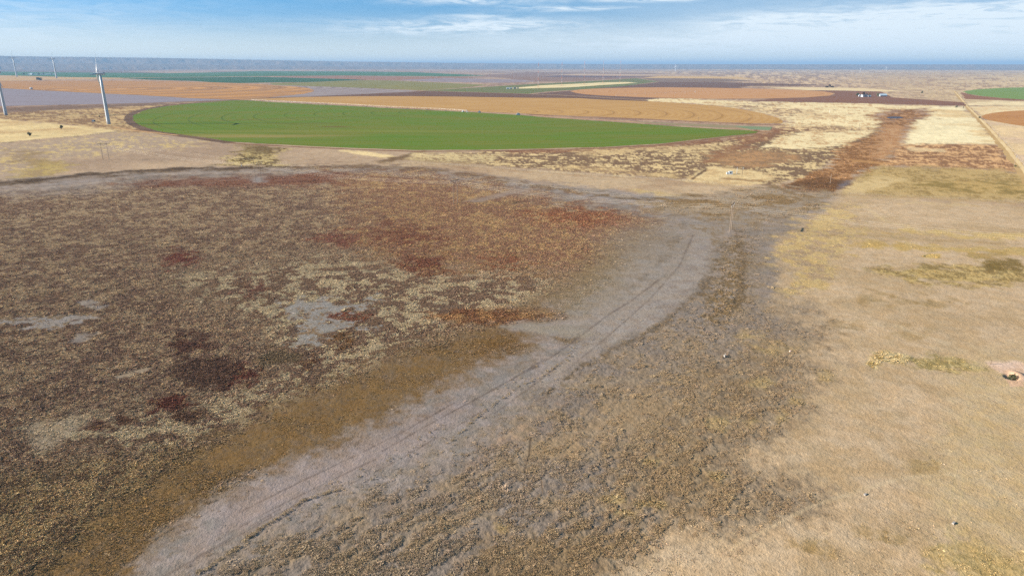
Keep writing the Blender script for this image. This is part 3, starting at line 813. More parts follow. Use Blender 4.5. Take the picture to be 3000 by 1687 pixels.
# ------------------------------------------------------------------ far hills
def build_hills():
    xs = [-2600, -900, 0, 500, 1000, 1300, 1700, 2300, 3000, 4200]
    ys = [172, 170, 171, 174, 181.5, 185, 188.3, 189.3, 189.8, 190.2]
    def px_az(x):
        return math.atan2((x - 1500) / F, CP + 0.33 * SP)
    az_k = [px_az(x) for x in xs]
    hk = [95 + (191 - y) / F * 25000 * 0.93 for y in ys]
    azs = np.linspace(rad(-58), rad(48), 1100)
    rs = np.geomspace(15000, 70000, 110)
    A, R = np.meshgrid(azs, rs)
    top = np.interp(A, az_k, hk)
    n = fbm(A * 30, np.log(R) * 12, 301, 5, 0.6)
    n2 = fbm(A * 110, np.log(R) * 40, 331, 4, 0.6)
    front = np.log(R / 15000) / math.log(25000 / 15000) + n * 0.05 + n2 * 0.012
    s = sstep(front, 0.15, 0.55) * 0.6 + sstep(front, 0.72, 0.92) * 0.4
    Z = -165 + s * (top + 165) + n2 * 3 * s * (1 - s * 0.7)
    X, Y = R * np.sin(A), R * np.cos(A)
    nr, nc = A.shape
    idx = np.arange(nr * nc).reshape(nr, nc)
    quads = np.stack([idx[:-1, :-1], idx[:-1, 1:], idx[1:, 1:], idx[1:, :-1]], -1).reshape(-1, 4)[:, ::-1]
    me = bpy.data.meshes.new('hills')
    me.from_pydata(np.stack([X, Y, Z], -1).reshape(-1, 3).tolist(), [], quads.tolist())
    m, t, b = mat_new('hill_slopes')
    p = t.n('ShaderNodeNewGeometry').outputs['Position']
    k = t.noise(p, 0.0006, 6.0, 0.65)
    t.put(b.inputs['Base Color'], t.mix(t.ramp01(k, 0.35, 0.65), rgba(alb(138, 118, 100)), rgba(alb(142, 121, 102))))
    me.materials.append(m)
    me.update()
    o = bpy.data.objects.new('hills', me)
    COL.objects.link(o)
    tag(o, 'long blue line of broken hills along the left horizon', 'hills', kind='structure')


build_hills()


# ------------------------------------------------------------------ crop fields, roads (sheets laid on the ground)
def sheet(name, pts, z, mat, label, cat, wob=0.004, kind='structure'):
    out = []
    n = len(pts)
    for i in range(n):
        a, b = G(*pts[i]), G(*pts[(i + 1) % n])
        L = (b - a).length
        st = max(1, min(24, int(L / (0.012 * a.length + 4))))
        nrm = Vector((-(b - a).y, (b - a).x, 0)).normalized()
        for k in range(st):
            p = a.lerp(b, k / st)
            if k:
                p = p + nrm * (random.uniform(-1, 1) * wob * p.length * 0.35)
            out.append((p.x, p.y, z))
    bm = bmesh.new()
    f = bm.faces.new([bm.verts.new(p) for p in out])
    f.normal_update()
    if f.normal.z < 0:
        f.normal_flip()
    bmesh.ops.triangulate(bm, faces=[f])
    me = bpy.data.meshes.new(name)
    bm.to_mesh(me)
    bm.free()
    me.materials.append(mat)
    o = bpy.data.objects.new(name, me)
    COL.objects.link(o)
    tag(o, label, cat, kind=kind)
    return o


def ribbon(name, pts, width, z, mat, label, cat, jit=0.1):
    P = []
    for a, b in zip(pts[:-1], pts[1:]):
        A, B = G(*a), G(*b)
        st = max(1, int((B - A).length / 14))
        P += [A.lerp(B, k / st) for k in range(st)]
    P.append(G(*pts[-1]))
    vs, fs = [], []
    for i, p in enumerate(P):
        d = (P[min(i + 1, len(P) - 1)] - P[max(i - 1, 0)]).normalized()
        nrm = Vector((-d.y, d.x, 0))
        w = width * 0.5 * (1 + random.uniform(-jit, jit))
        c = p + nrm * random.uniform(-jit, jit) * width * 0.3
        vs += [(c + nrm * w)[:2] + (z,), (c - nrm * w)[:2] + (z,)]
        if i:
            k = 2 * i
            fs.append((k - 2, k - 1, k + 1, k))
    me = bpy.data.meshes.new(name)
    me.from_pydata(vs, [], fs)
    me.materials.append(mat)
    o = bpy.data.objects.new(name, me)
    COL.objects.link(o)
    tag(o, label, cat, kind='structure')
    return o


def soil(name, a, b, **kw):
    return field_material(name, alb(*a), alb(*b), **kw)


def build_fields():
    pv = G(1365, 328)
    gc = (-26.0, 1510.0)
    lc = G(300, 262)
    # far strips first (lowest), nearer ones later
    T = lambda *c: alb(*c)
    sheet('tan_field', [(-500, 216), (0, 221.5), (207, 227), (310, 227.3), (500, 228), (500, 230), (207, 233), (0, 238), (-500, 245)], 0.10, soil('tan_stubble', (214, 176, 124), (200, 160, 112)), 'tan stubble strip below the far white farm', 'field')
    sheet('brown_field', [(-500, 200), (0, 203), (300, 201), (560, 203), (350, 210), (500, 215), (207, 213), (0, 210.5), (-500, 206)], 0.08, soil('far_brown', (140, 118, 106), (128, 106, 92)), 'dull brown strip at far left', 'field')
    sheet('green_field', [(-500, 206), (0, 210.5), (207, 213), (500, 215), (592, 213.3), (754, 209), (1000, 209.8), (1210, 212), (1428, 222), (1335, 224.6), (1000, 222), (780, 223.6), (600, 226), (350, 228.5), (207, 226.5), (0, 221), (-500, 215)],
          0.12, soil('far_green', (86, 124, 78), (76, 112, 74)), 'long green strip at far left', 'field')
    sheet('dark_green_field', [(350, 229.2), (754, 225.6), (1000, 232), (1074, 235), (993, 237.7), (900, 241.8), (834, 241.8), (700, 244.2), (619, 241.7), (565, 237.8), (431, 234.2)], 0.16, soil('dark_green', (74, 108, 74), (66, 98, 70)), 'dark green wedge beyond the orange field', 'field')
    sheet('rust_field', [(780, 223.8), (1000, 222.3), (1210, 224.8), (1335, 225), (1400, 229), (1304, 229.5), (1164, 235), (1074, 234.7), (1000, 231.5), (900, 229)], 0.14, soil('rust_soil', (168, 126, 100), (156, 118, 98)), 'rusty strip between two green strips', 'field')
    sheet('grey_field', [(1164, 235.2), (1304, 229.5), (1521, 234), (1580, 240), (1459, 243.4), (1273, 240.4)], 0.18, soil('grey_soil', (172, 156, 158), (150, 134, 136), centre=G(1350, 237), rings=[(70, 0.3, T(130, 114, 116), 0.5)]), 'pale grey sliver with ring marks', 'field')
    sheet('brown_field', [(1400, 222), (1560, 212), (1900, 215), (2000, 222), (1880, 229), (1700, 238), (1580, 240), (1521, 234)], 0.10, soil('far_dun', (160, 130, 112), (140, 112, 100)), 'dun strip behind the radio masts', 'field')
    sheet('tan_field', [(1580, 222.5), (1700, 216.5), (1980, 219), (2100, 223), (1900, 223), (1700, 222)], 0.13, soil('far_tan', (206, 176, 146), (190, 160, 134)), 'thin tan strip under the horizon', 'field')
    sheet('plowed_field', [(1570, 224), (1640, 221), (1800, 224), (1900, 226), (1780, 228), (1640, 227)], 0.2, soil('violet_soil', (112, 92, 94), (126, 104, 104)), 'narrow violet brown ploughed strip', 'field')
    sheet('olive_field', [(790, 244), (900, 242.5), (993, 238), (1086, 235.4), (1148, 237), (1304, 243.5), (1428, 249.5), (1350, 258), (1241, 265.5), (1086, 259.3), (900, 252.6), (800, 249.5)], 0.2, soil('olive_crop', (152, 142, 88), (132, 128, 82)), 'olive field left of the pale farm road', 'field')
    sheet('grey_field', [(800, 250), (900, 253.2), (1000, 256), (1100, 260), (1232, 267), (1150, 272), (1055, 276.5), (900, 284), (800, 288.5), (690, 292), (760, 280)], 0.2,
          soil('lilac_soil', (170, 156, 152), (150, 134, 134), centre=lc, rings=[(60, 0.2, T(122, 106, 106), 0.7), (22, 0.3, T(182, 168, 160), 0.4)]), 'lilac grey wedge right of the orange field', 'field')
    sheet('green_field', [(1243, 266.5), (1360, 259), (1521, 249.5), (1700, 239.8), (1766, 236.5), (1865, 230), (1931, 239.4), (1832, 252.7), (1732, 261), (1600, 269.2), (1546, 275.6), (1366, 269.6)], 0.22,
          soil('sage_crop', (112, 126, 76), (132, 124, 88)), 'sage green field round the radio masts', 'field')
    sheet('stubble_field', [(1481, 260), (1530, 256), (1583, 251), (1700, 245.6), (1760, 242.4), (1832, 241), (1870, 243.4), (1766, 250), (1666, 256.7), (1600, 258.6), (1521, 260.4)], 0.26,
          soil('cream_stubble', (244, 224, 174), (236, 212, 158), blot=[(G(x, y).x, G(x, y).y, 32, 26, 0.8, T(150, 116, 84)) for x, y in ((1577, 256.4), (1646, 252), (1712, 249), (1765, 245.6))]), 'cream stubble strip under the radio masts', 'field')
    sheet('fallow_field', [(1881, 229.5), (2097, 231), (2213, 237), (2097, 241), (1931, 241)], 0.18, soil('fallow', (136, 112, 98), (146, 122, 104)), 'dull fallow strip below the gold strip', 'field')
    sheet('gold_strip_field', [(1881, 229), (1931, 223.5), (2163, 225.5), (2213, 232), (2097, 230.7)], 0.24, soil('far_gold', (220, 184, 128), (208, 170, 116)), 'thin gold strip near the horizon', 'field')
    sheet('plowed_field', [(1560, 275.8), (1666, 267), (1732, 261), (1832, 252.7), (1931, 241.3), (2097, 241.3), (2200, 244), (2400, 249), (2320, 252.5), (2200, 252.5), (2163, 256), (2190, 262), (2443, 276), (2300, 290), (1931, 289), (1880, 293.5), (1716, 283.5), (1640, 279)],
          0.22, soil('umber_soil', (126, 98, 84), (116, 92, 84), rows=(rad(80), 40, 0.3, T(140, 110, 92))), 'umber ploughed land behind the tan circle', 'field')
    sheet('tan_circle_field', [(1670, 268.6), (1680, 265.5), (1699, 263), (1740, 260.6), (1799, 258.6), (1880, 257.2), (1964, 256.7), (2080, 258), (2196, 260), (2332, 264), (2390, 267), (2415, 269), (2437, 272.5), (2443, 275.5), (2432, 281), (2366, 286), (2290, 288.6), (2200, 290), (2097, 290.6), (1931, 287.5), (1860, 285), (1799, 282.5), (1750, 280), (1716, 277.5), (1685, 272.5)],
          0.30, soil('tan_crop', (206, 156, 108), (196, 144, 96), centre=G(2036, 269.5), rings=[(58, 0.16, T(178, 124, 80), 0.45), (20, 0.4, T(216, 168, 118), 0.4)]), 'tan irrigated circle with a white pivot at its middle', 'field')
    sheet('plowed_field', [(2250, 291), (2366, 286.8), (2440, 280), (2445, 274), (2400, 267.5), (2359, 265.4), (2470, 266.5), (2578, 269), (2614, 286), (2700, 292), (2824, 301), (2829, 310.6), (2697, 307.4), (2498, 302.4), (2200, 297)], 0.26,
          soil('red_brown_soil', (146, 104, 82), (134, 100, 84)), 'red brown ploughed land round the farmstead', 'field')
    sheet('stubble_field', [(2250, 257.5), (2330, 255.8), (2399, 256.6), (2531, 259), (2640, 267), (2600, 269.4), (2578, 268.8), (2470, 266.2), (2359, 264.8)], 0.22, soil('pale_straw', (240, 216, 170), (226, 198, 150)), 'pale straw strip above the farmstead', 'field')
    sheet('green_field', [(2819, 269), (2862, 262.6), (2929, 258.6), (3000, 256.6), (3500, 253), (3500, 310), (3000, 292.6), (2929, 287.5), (2870, 281.5), (2838, 276)], 0.24, soil('bright_green', (134, 156, 86), (122, 146, 78)), 'bright green circle at the far right', 'field')
    sheet('plowed_field', [(2812, 271), (2838, 276.4), (2870, 282), (2929, 288), (3000, 293), (3500, 310.5), (3500, 318), (3000, 296), (2829, 291)], 0.20, soil('fox_soil', (158, 112, 84), (146, 104, 82)), 'red brown rim under the right green circle', 'field')
    sheet('orange_circle_field', [(2874, 344), (2878, 340), (2889, 335.5), (2907, 331.8), (2929, 329), (2962, 326), (3000, 324), (3300, 318), (3600, 322), (3600, 395), (3300, 390), (3000, 370.5), (2945, 362), (2915, 356.5), (2895, 352), (2880, 348)],
          0.16, soil('orange_crop', (200, 146, 90), (188, 134, 82), centre=(1320, 1085), rings=[(14, 0.3, T(176, 122, 74), 0.3)]), 'orange irrigated circle right of the straight road', 'field')
    sheet('orange_circle_field', [(-500, 240), (0, 238), (207, 236.8), (500, 237.8), (538, 240), (620, 242), (700, 244.9), (760, 247.6), (807, 251), (850, 253.3), (888, 256.8), (908, 260), (919, 264.5), (913, 271), (892, 275.5), (861, 279.2), (780, 287.2), (686, 292.2), (619, 290.5), (538, 287.3), (458, 282), (350, 276), (310, 275), (207, 269.8), (103, 264.6), (0, 258.6), (-500, 250)],
          0.26, soil('left_orange_crop', (178, 136, 96), (164, 126, 96), centre=lc, rings=[(230, 0.5, T(216, 160, 96), 0.9), (75, 0.30, T(140, 96, 64), 0.6), (28, 0.4, T(206, 156, 100), 0.4)]), 'big orange brown circle behind the turbines', 'field')
    sheet('grey_field', [(-500, 251), (0, 259), (103, 265), (207, 270.2), (310, 275.4), (458, 282.4), (538, 287.7), (619, 291), (662, 293), (619, 295.4), (538, 297.8), (431, 302.4), (300, 305.5), (207, 307), (0, 312), (-500, 318)], 0.22,
          soil('blue_grey_soil', (158, 148, 156), (146, 136, 142), rows=(rad(70), 30, 0.25, T(168, 158, 162))), 'blue grey fallow field behind the near turbine', 'field')
    sheet('plowed_field', [(690, 291.8), (760, 287), (900, 284), (1055, 277), (1210, 269.7), (1243, 267.6), (1366, 271), (1521, 275.4), (1640, 280.5), (1700, 283.6), (1898, 295.4), (1898, 297.2), (1766, 292.6), (1700, 288.5), (1521, 286.8), (1366, 284.2), (1210, 282.4), (1024, 282.8), (900, 284.8)], 0.24,
          soil('chocolate_soil', (116, 88, 74), (126, 98, 84)), 'dark ploughed wedge behind the gold circle', 'field')
    gold_pts = [(690, 292.2), (780, 288.8), (900, 284.8), (1024, 282.6), (1210, 282.2), (1366, 284), (1521, 286.4), (1700, 288), (1766, 292), (1898, 297), (1997, 303), (2097, 310.6), (2150, 317), (2196, 325), (2235, 333), (2262, 340.5), (2281, 347), (2291, 352.5), (2294, 358), (2289, 362.6), (2196, 362), (2031, 355), (1898, 348.7), (1732, 342),
                (1614, 337.6), (1521, 332.6), (1397, 327), (1304, 322), (1180, 315.6), (1055, 308.6), (900, 300.2), (861, 297.4), (754, 293)]
    sheet('gold_circle_field', gold_pts, 0.12, soil('gold_crop', (206, 164, 104), (196, 154, 98), centre=gc, rings=[(54, 0.07, T(150, 110, 64), 0.6), (13.5, 0.4, T(180, 134, 78), 0.40)]), 'gold stubble circle behind the green circle', 'field')
    ribbon('dirt_track', [(700, 293), (861, 297.8), (1055, 309.4), (1180, 316), (1304, 322.6), (1400, 328), (1521, 335)], 7, 0.10, soil('pink_track', (206, 164, 124), (196, 152, 112)), 'pale dirt track along the edge between green and gold circles', 'track')
    ribbon('dirt_track', [(1545, 334.8), (1614, 340), (1732, 344), (1898, 351), (2031, 357.4), (2196, 364.5), (2300, 368)], 9, 0.13, soil('rust_track', (140, 90, 62), (156, 108, 76)), 'rust brown ditch line in front of the gold circle', 'track')
    ribbon('dirt_track', [(1560, 339), (1680, 347), (1812, 355), (1888, 360), (1964, 365), (2097, 373), (2196, 379)], 16, 0.11, soil('dusty_margin', (196, 156, 122), (186, 150, 118)), 'pinkish dusty margin behind the green circle', 'track')
    sheet('grass_strip', [(1850, 357), (1960, 361), (2097, 366), (2200, 370), (2262, 372.5), (2256, 382), (2196, 378.5), (2097, 374), (1964, 366.5)], 0.13, soil('dull_grass', (148, 142, 108), (166, 142, 112)), 'dull grassy strip behind the green tip', 'field')
    sheet('green_patch_field', [(2150, 369.5), (2262, 373), (2254, 382), (2200, 380)], 0.17, soil('blue_green', (138, 154, 122), (128, 142, 104)), 'small blue green patch beyond the green tip', 'field')
    green_pts = [(393, 337), (412, 329), (431, 322), (460, 316.5), (490, 311.5), (573, 303.2), (646, 297.3), (686, 294.6), (735, 295.6), (790, 299.4), (899, 305.4), (1014, 310.8), (1133, 317.4), (1251, 322.8), (1307, 325.6), (1400, 330.6), (1518, 337.5), (1600, 345), (1680, 350), (1812, 359), (1888, 364), (1964, 370), (2097, 378.5), (2196, 382.6), (2222, 386.5),
                 (2213, 390.5), (2097, 403), (1931, 421.6), (1766, 431), (1600, 435.4), (1428, 439), (1210, 440), (1055, 434.5), (900, 428), (754, 420.5), (673, 415), (619, 406.5), (538, 395.5), (471, 386), (431, 375.5), (404, 365), (391, 354.6), (388, 344)]
    brown = T(116, 96, 56)
    tan = T(150, 140, 74)
    b1, b2, b3 = G(600, 361), G(850, 348), G(1150, 340)
    blots = [(G(740, 400).x, G(740, 400).y, 130, 26, 0.75, T(160, 142, 88)), (G(905, 398).x, G(905, 398).y, 90, 20, 0.6, T(150, 136, 80)), (G(980, 372).x, G(980, 372).y, 40, 20, 0.7, brown), (G(900, 362).x, G(900, 362).y, 90, 12, 0.5, brown),
             (G(1000, 385).x, G(1000, 385).y, 300, 30, 0.35, tan), (G(640, 395).x, G(640, 395).y, 120, 16, 0.6, tan)]
    sheet('green_circle_field', green_pts, 0.14, field_material('winter_wheat', T(104, 131, 46), T(130, 130, 58), centre=(pv.x, pv.y), rings=[(57, 0.030, T(78, 84, 44), 0.9), (19, 0.3, T(96, 130, 60), 0.35)], rows=(rad(97), 26, 0.40, T(96, 116, 46)), patch=0.012, blot=blots),
          'big bright green irrigated circle in mid picture', 'field')
    ribbon('field_track', [(404, 369), (471, 364), (560, 359), (700, 353), (850, 347), (1000, 342.6), (1190, 339.4)], 5, 0.18, soil('crop_track', (110, 98, 56), (120, 110, 62)), 'brown curved wheel track across the green circle', 'track', 0.25)
    arc = [(735, 294.4), (686, 293.2), (646, 296), (573, 301.6), (490, 309.5), (431, 319), (405, 326), (386, 335), (379, 344), (381, 355), (394, 367), (425, 379), (468, 390), (538, 399), (619, 410.5), (673, 419), (754, 425), (900, 432.4), (1055, 439), (1210, 444), (1428, 443), (1600, 439.4), (1766, 434.6), (1931, 425), (2097, 406), (2222, 391)]
    ribbon('dirt_track', arc[:8] + arc[8:16], 17, 0.06, soil('dark_track', (108, 86, 72), (128, 104, 86)), 'dark earth perimeter track round the left of the green circle', 'track', 0.2)
    ribbon('dirt_track', arc[15:], 8, 0.05, soil('brown_track', (134, 98, 76), (150, 116, 90)), 'brown perimeter track along the front of the green circle', 'track', 0.3)
    ribbon('farm_road', [(1229, 266.5), (1350, 259.6), (1521, 249), (1700, 239), (1766, 235.6), (1875, 228)], 13, 0.34, soil('pale_road', (214, 186, 148), (204, 178, 142)), 'pale farm road slanting past the radio masts', 'road')
    ribbon('farm_road', [(1100, 260.6), (1241, 266.8), (1366, 270.4), (1521, 274.8), (1700, 282.6), (1898, 294.6)], 9, 0.36, soil('pale_road_b', (212, 178, 140), (200, 168, 132)), 'pale lane along the dark ploughed wedge', 'road')
    ribbon('farm_road', [(-500, 336), (0, 346), (120, 352.5), (207, 360), (330, 372), (470, 391)], 7, 0.07, soil('rut_road', (140, 108, 82), (168, 134, 100)), 'rutted brown track past the near turbine', 'road', 0.3)
    ribbon('farm_road', [(330, 373), (400, 384), (520, 397)], 5, 0.09, soil('sand_road', (222, 178, 128), (206, 164, 118)), 'sandy spur beside the green circle', 'road', 0.2)
    ribbon('gravel_road', [(2796, 268), (2815, 288), (2833, 312), (2845, 323), (2870, 347), (2900, 378), (2950, 434), (2990, 485), (3030, 540), (3090, 640), (3150, 760)], 4.2, 0.06, soil('gravel', (240, 212, 162), (226, 194, 142)), 'straight pale gravel road running to the horizon at right', 'road', 0.15)
    ribbon('road_verge', [(2796, 267), (2829, 309), (2846, 327), (2868, 350), (2897, 380), (2945, 436), (2985, 488), (3025, 545)], 10, 0.03, soil('verge', (190, 156, 106), (206, 172, 120)), 'weedy verge beside the straight gravel road', 'verge', 0.35)
    ribbon('dirt_track', [(2829, 310.8), (2960, 311.5), (3300, 316)], 10, 0.3, soil('cross_track', (180, 156, 126), (190, 168, 138)), 'cross lane meeting the gravel road', 'track')
    # stock pond in the draw
    m, t, b = mat_new('pond_water')
    t.put(b.inputs['Base Color'], rgba(alb(84, 74, 80)))
    b.inputs['Roughness'].default_value = 0.5
    b.inputs['Specular IOR Level'].default_value = 0.1
    sheet('pond', ell(2622, 345, 24, 3.4, 18), 0.05, m, 'small dark stock pond at the head of the brown draw', 'pond')


build_fields()


# ------------------------------------------------------------------ plant clumps
def tuft_mesh(name, style, seed, mat):
    rs = random.Random(seed)
    v, f, sh = [], [], []
    def quad(c, d, up, w, l):
        a = c - d * (w / 2)
        b = c + d * (w / 2)
        k = len(v)
        v.extend([a, b, b + up * l - d * (w * 0.3), a + up * l + d * (w * 0.3)])
        f.append((k, k + 1, k + 2, k + 3))
        sh.append(rs.uniform(0.82, 1.18))
    if style == 'grass':
        for _ in range(26):
            t = rs.uniform(0, 2 * math.pi)
            out = Vector((math.cos(t), math.sin(t), 0))
            base = out * rs.uniform(0, 0.2)
            lean = rs.uniform(0.15, 0.9)
            tip = (out * lean + Vector((0, 0, 1))).normalized()
            side = Vector((-out.y, out.x, 0))
            quad(base, side, tip, rs.uniform(0.08, 0.16), rs.uniform(0.5, 1.0))
    else:
        nq, q0, q1 = (72, 0.07, 0.15) if style == 'scrub' else (30, 0.12, 0.26)
        for _ in range(nq):
            t, z = rs.uniform(0, 2 * math.pi), rs.uniform(0, 1) ** 0.8
            rr = math.sqrt(max(0.0, 1 - z * z)) * 0.46 * rs.uniform(0.55, 1.1)
            c = Vector((rr * math.cos(t), rr * math.sin(t), z * 0.82))
            d = Vector((rs.gauss(0, 1), rs.gauss(0, 1), rs.gauss(0, 0.5))).normalized()
            up = (c * 0.9 + Vector((rs.gauss(0, 0.4), rs.gauss(0, 0.4), 0.5))).normalized()
            quad(c, d, up, rs.uniform(q0, q1), rs.uniform(q0 * 1.4, q1 * 1.4))
    me = bpy.data.meshes.new(name)
    me.from_pydata([tuple(p) for p in v], [], f)
    at = me.attributes.new('shade', 'FLOAT', 'FACE')
    at.data.foreach_set('value', sh)
    me.materials.append(mat)
    me.update()
    return me


STYLES = {'weeds': ('bush', 2.25), 'red': ('bush', 2.1), 'reeds': ('grass', 1.75), 'scrub': ('scrub', 1.95), 'bunch': ('grass', 1.35)}
PROTO = {}
for kname, (style, kk) in STYLES.items():
    cc = bpy.data.collections.new('clump_' + kname)
    mt = tuft_material('plant_' + kname, kk)
    for s in range(4):
        me = tuft_mesh('clump_' + kname, style, s * 13 + len(kname), mt)
        ob = bpy.data.objects.new('clump_' + kname, me)
        cc.objects.link(ob)
    PROTO[kname] = cc


def scatter_group(coll):
    ng = bpy.data.node_groups.new('plant_scatter', 'GeometryNodeTree')
    ng.interface.new_socket('Geometry', in_out='INPUT', socket_type='NodeSocketGeometry')
    ng.interface.new_socket('Geometry', in_out='OUTPUT', socket_type='NodeSocketGeometry')
    N, Lk = ng.nodes, ng.links
    gi, go = N.new('NodeGroupInput'), N.new('NodeGroupOutput')
    ci = N.new('GeometryNodeCollectionInfo')
    ci.inputs['Collection'].default_value = coll
    ci.inputs['Separate Children'].default_value = True
    ci.inputs['Reset Children'].default_value = True
    ip = N.new('GeometryNodeInstanceOnPoints')
    ip.inputs['Pick Instance'].default_value = True
    def attr(nm, typ):
        a = N.new('GeometryNodeInputNamedAttribute')
        a.data_type = typ
        a.inputs['Name'].default_value = nm
        return a.outputs['Attribute']
    Lk.new(gi.outputs[0], ip.inputs['Points'])
    Lk.new(ci.outputs[0], ip.inputs['Instance'])
    Lk.new(attr('pick', 'INT'), ip.inputs['Instance Index'])
    er = N.new('FunctionNodeEulerToRotation')
    Lk.new(attr('turn', 'FLOAT_VECTOR'), er.inputs[0])
    Lk.new(er.outputs[0], ip.inputs['Rotation'])
    Lk.new(attr('size', 'FLOAT_VECTOR'), ip.inputs['Scale'])
    Lk.new(ip.outputs[0], go.inputs[0])
    return ng


def scatter_object(name, kname, P, size, tone, label, cat):
    n = len(P)
    me = bpy.data.meshes.new(name)
    me.vertices.add(n)
    me.vertices.foreach_set('co', P.astype(np.float32).ravel())
    a = me.attributes.new('size', 'FLOAT_VECTOR', 'POINT')
    a.data.foreach_set('vector', size.astype(np.float32).ravel())
    turn = np.zeros((n, 3), np.float32)
    turn[:, 2] = rng.uniform(0, 6.283, n)
    turn[:, 0] = rng.normal(0, 0.12, n)
    turn[:, 1] = rng.normal(0, 0.12, n)
    a = me.attributes.new('turn', 'FLOAT_VECTOR', 'POINT')
    a.data.foreach_set('vector', turn.ravel())
    a = me.attributes.new('pick', 'INT', 'POINT')
    a.data.foreach_set('value', rng.integers(0, 4, n).astype(np.int32))
    c4 = np.ones((n, 4), np.float32)
    c4[:, :3] = tone
    a = me.attributes.new('tone', 'FLOAT_COLOR', 'POINT')
    a.data.foreach_set('color', c4.ravel())
    me.update()
    o = bpy.data.objects.new(name, me)
    COL.objects.link(o)
    md = o.modifiers.new('scatter', 'NODES')
    md.node_group = scatter_group(PROTO[kname])
    tag(o, label, cat, kind='stuff')
    return o


def build_plants():
    N = 1700000
    az = rng.uniform(rad(-45), rad(45), N)
    inv = rng.uniform(1 / 900.0, 1 / 92.0, N)          # even over the view from above: thinner on the ground far out
    r = 1.0 / inv
    X, Y = r * np.sin(az), r * np.cos(az)
    col, cover, hh, kw, K, rr = survey(X, Y, 0.07)
    clump = fbm(X / 2.2, Y / 2.2, 55, 3, 0.6)
    ca, sa = 0.627, 0.779
    rows = fbm((X * ca + Y * sa) / 5.5, (-X * sa + Y * ca) / 1.7, 57, 3, 0.6)
    dens = np.clip(cover, 0, 1)
    kind = kw.argmax(-1)
    kind = np.where((kind == 4) & (hh < 0.2) & (rng.random(N) < 0.7), 5, kind)
    kind = np.where(kind == 0, np.where(rng.random(N) < 0.5, 4, 5), kind)
    sparse = (kind == 4) | (kind == 5)
    clump = np.where(kind == 4, rows, clump)
    gate = np.where(sparse, sstep(clump, 0.30 - dens * 0.85, 0.58 - dens * 0.85), sstep(clump, -0.9 - dens * 0.2, -0.1))
    p = dens ** 1.2 * gate * np.where(kind == 4, 0.24, np.where(sparse, 0.42, 0.55))
    keep = rng.random(N) < p
    X, Y, col, hh, kind, r, dens = X[keep], Y[keep], col[keep], hh[keep], kind[keep], r[keep], dens[keep]
    n = len(X)
    grow = 1 + np.clip(r - 150, 0, 450) / 420.0
    w = 0.56 * rng.lognormal(0, 0.38, n) * np.where(kind == 4, 1.8, np.where(kind == 5, 0.75, 0.95)) * grow * np.clip(0.6 + hh * 0.8, 0.5, 1.3)
    h = 0.66 * hh * np.clip(0.45 + dens * 0.6, 0.4, 1) * rng.uniform(0.75, 1.35, n) * np.sqrt(grow)
    size = np.stack([w, w * rng.uniform(0.8, 1.2, n), h], -1)
    tone = col * rng.normal(1.0, 0.15, n).clip(0.6, 1.5)[:, None]
    tone *= np.stack([rng.normal(1, 0.04, n), np.ones(n), rng.normal(1, 0.06, n)], -1)
    dark = (kind == 5) & (hh < 0.2) & (rng.random(n) < 0.07)
    tone[dark] *= 0.62
    size[dark] *= np.array([1.2, 1.2, 1.4])
    bushy = (kind == 4)[:, None]
    tone = np.where(bushy, tone * 0.45 + alb(126, 104, 74) * 0.55, tone)
    P = np.stack([X, Y, np.full(n, -0.06)], -1)
    NAMES = {1: ('marsh_weeds', 'weeds', 'dense brown and straw coloured weeds covering the dry marsh', 'weeds'), 2: ('red_weeds', 'red', 'rust red weeds in patches over the dry marsh', 'weeds'),
             3: ('reeds', 'reeds', 'golden brown dry reeds fringing the marsh and filling the draw', 'reeds'), 4: ('scrub_cover', 'scrub', 'low tan scrub dotted over the grey flats', 'scrub'),
             5: ('bunch_grass', 'bunch', 'straw yellow bunch grass in clumps over the pasture', 'grass')}
    for k, (nm, kn, lb, ct) in NAMES.items():
        s = kind == k
        print(nm, int(s.sum()))
        scatter_object(nm, kn, P[s], size[s], tone[s], lb, ct)


build_plants()
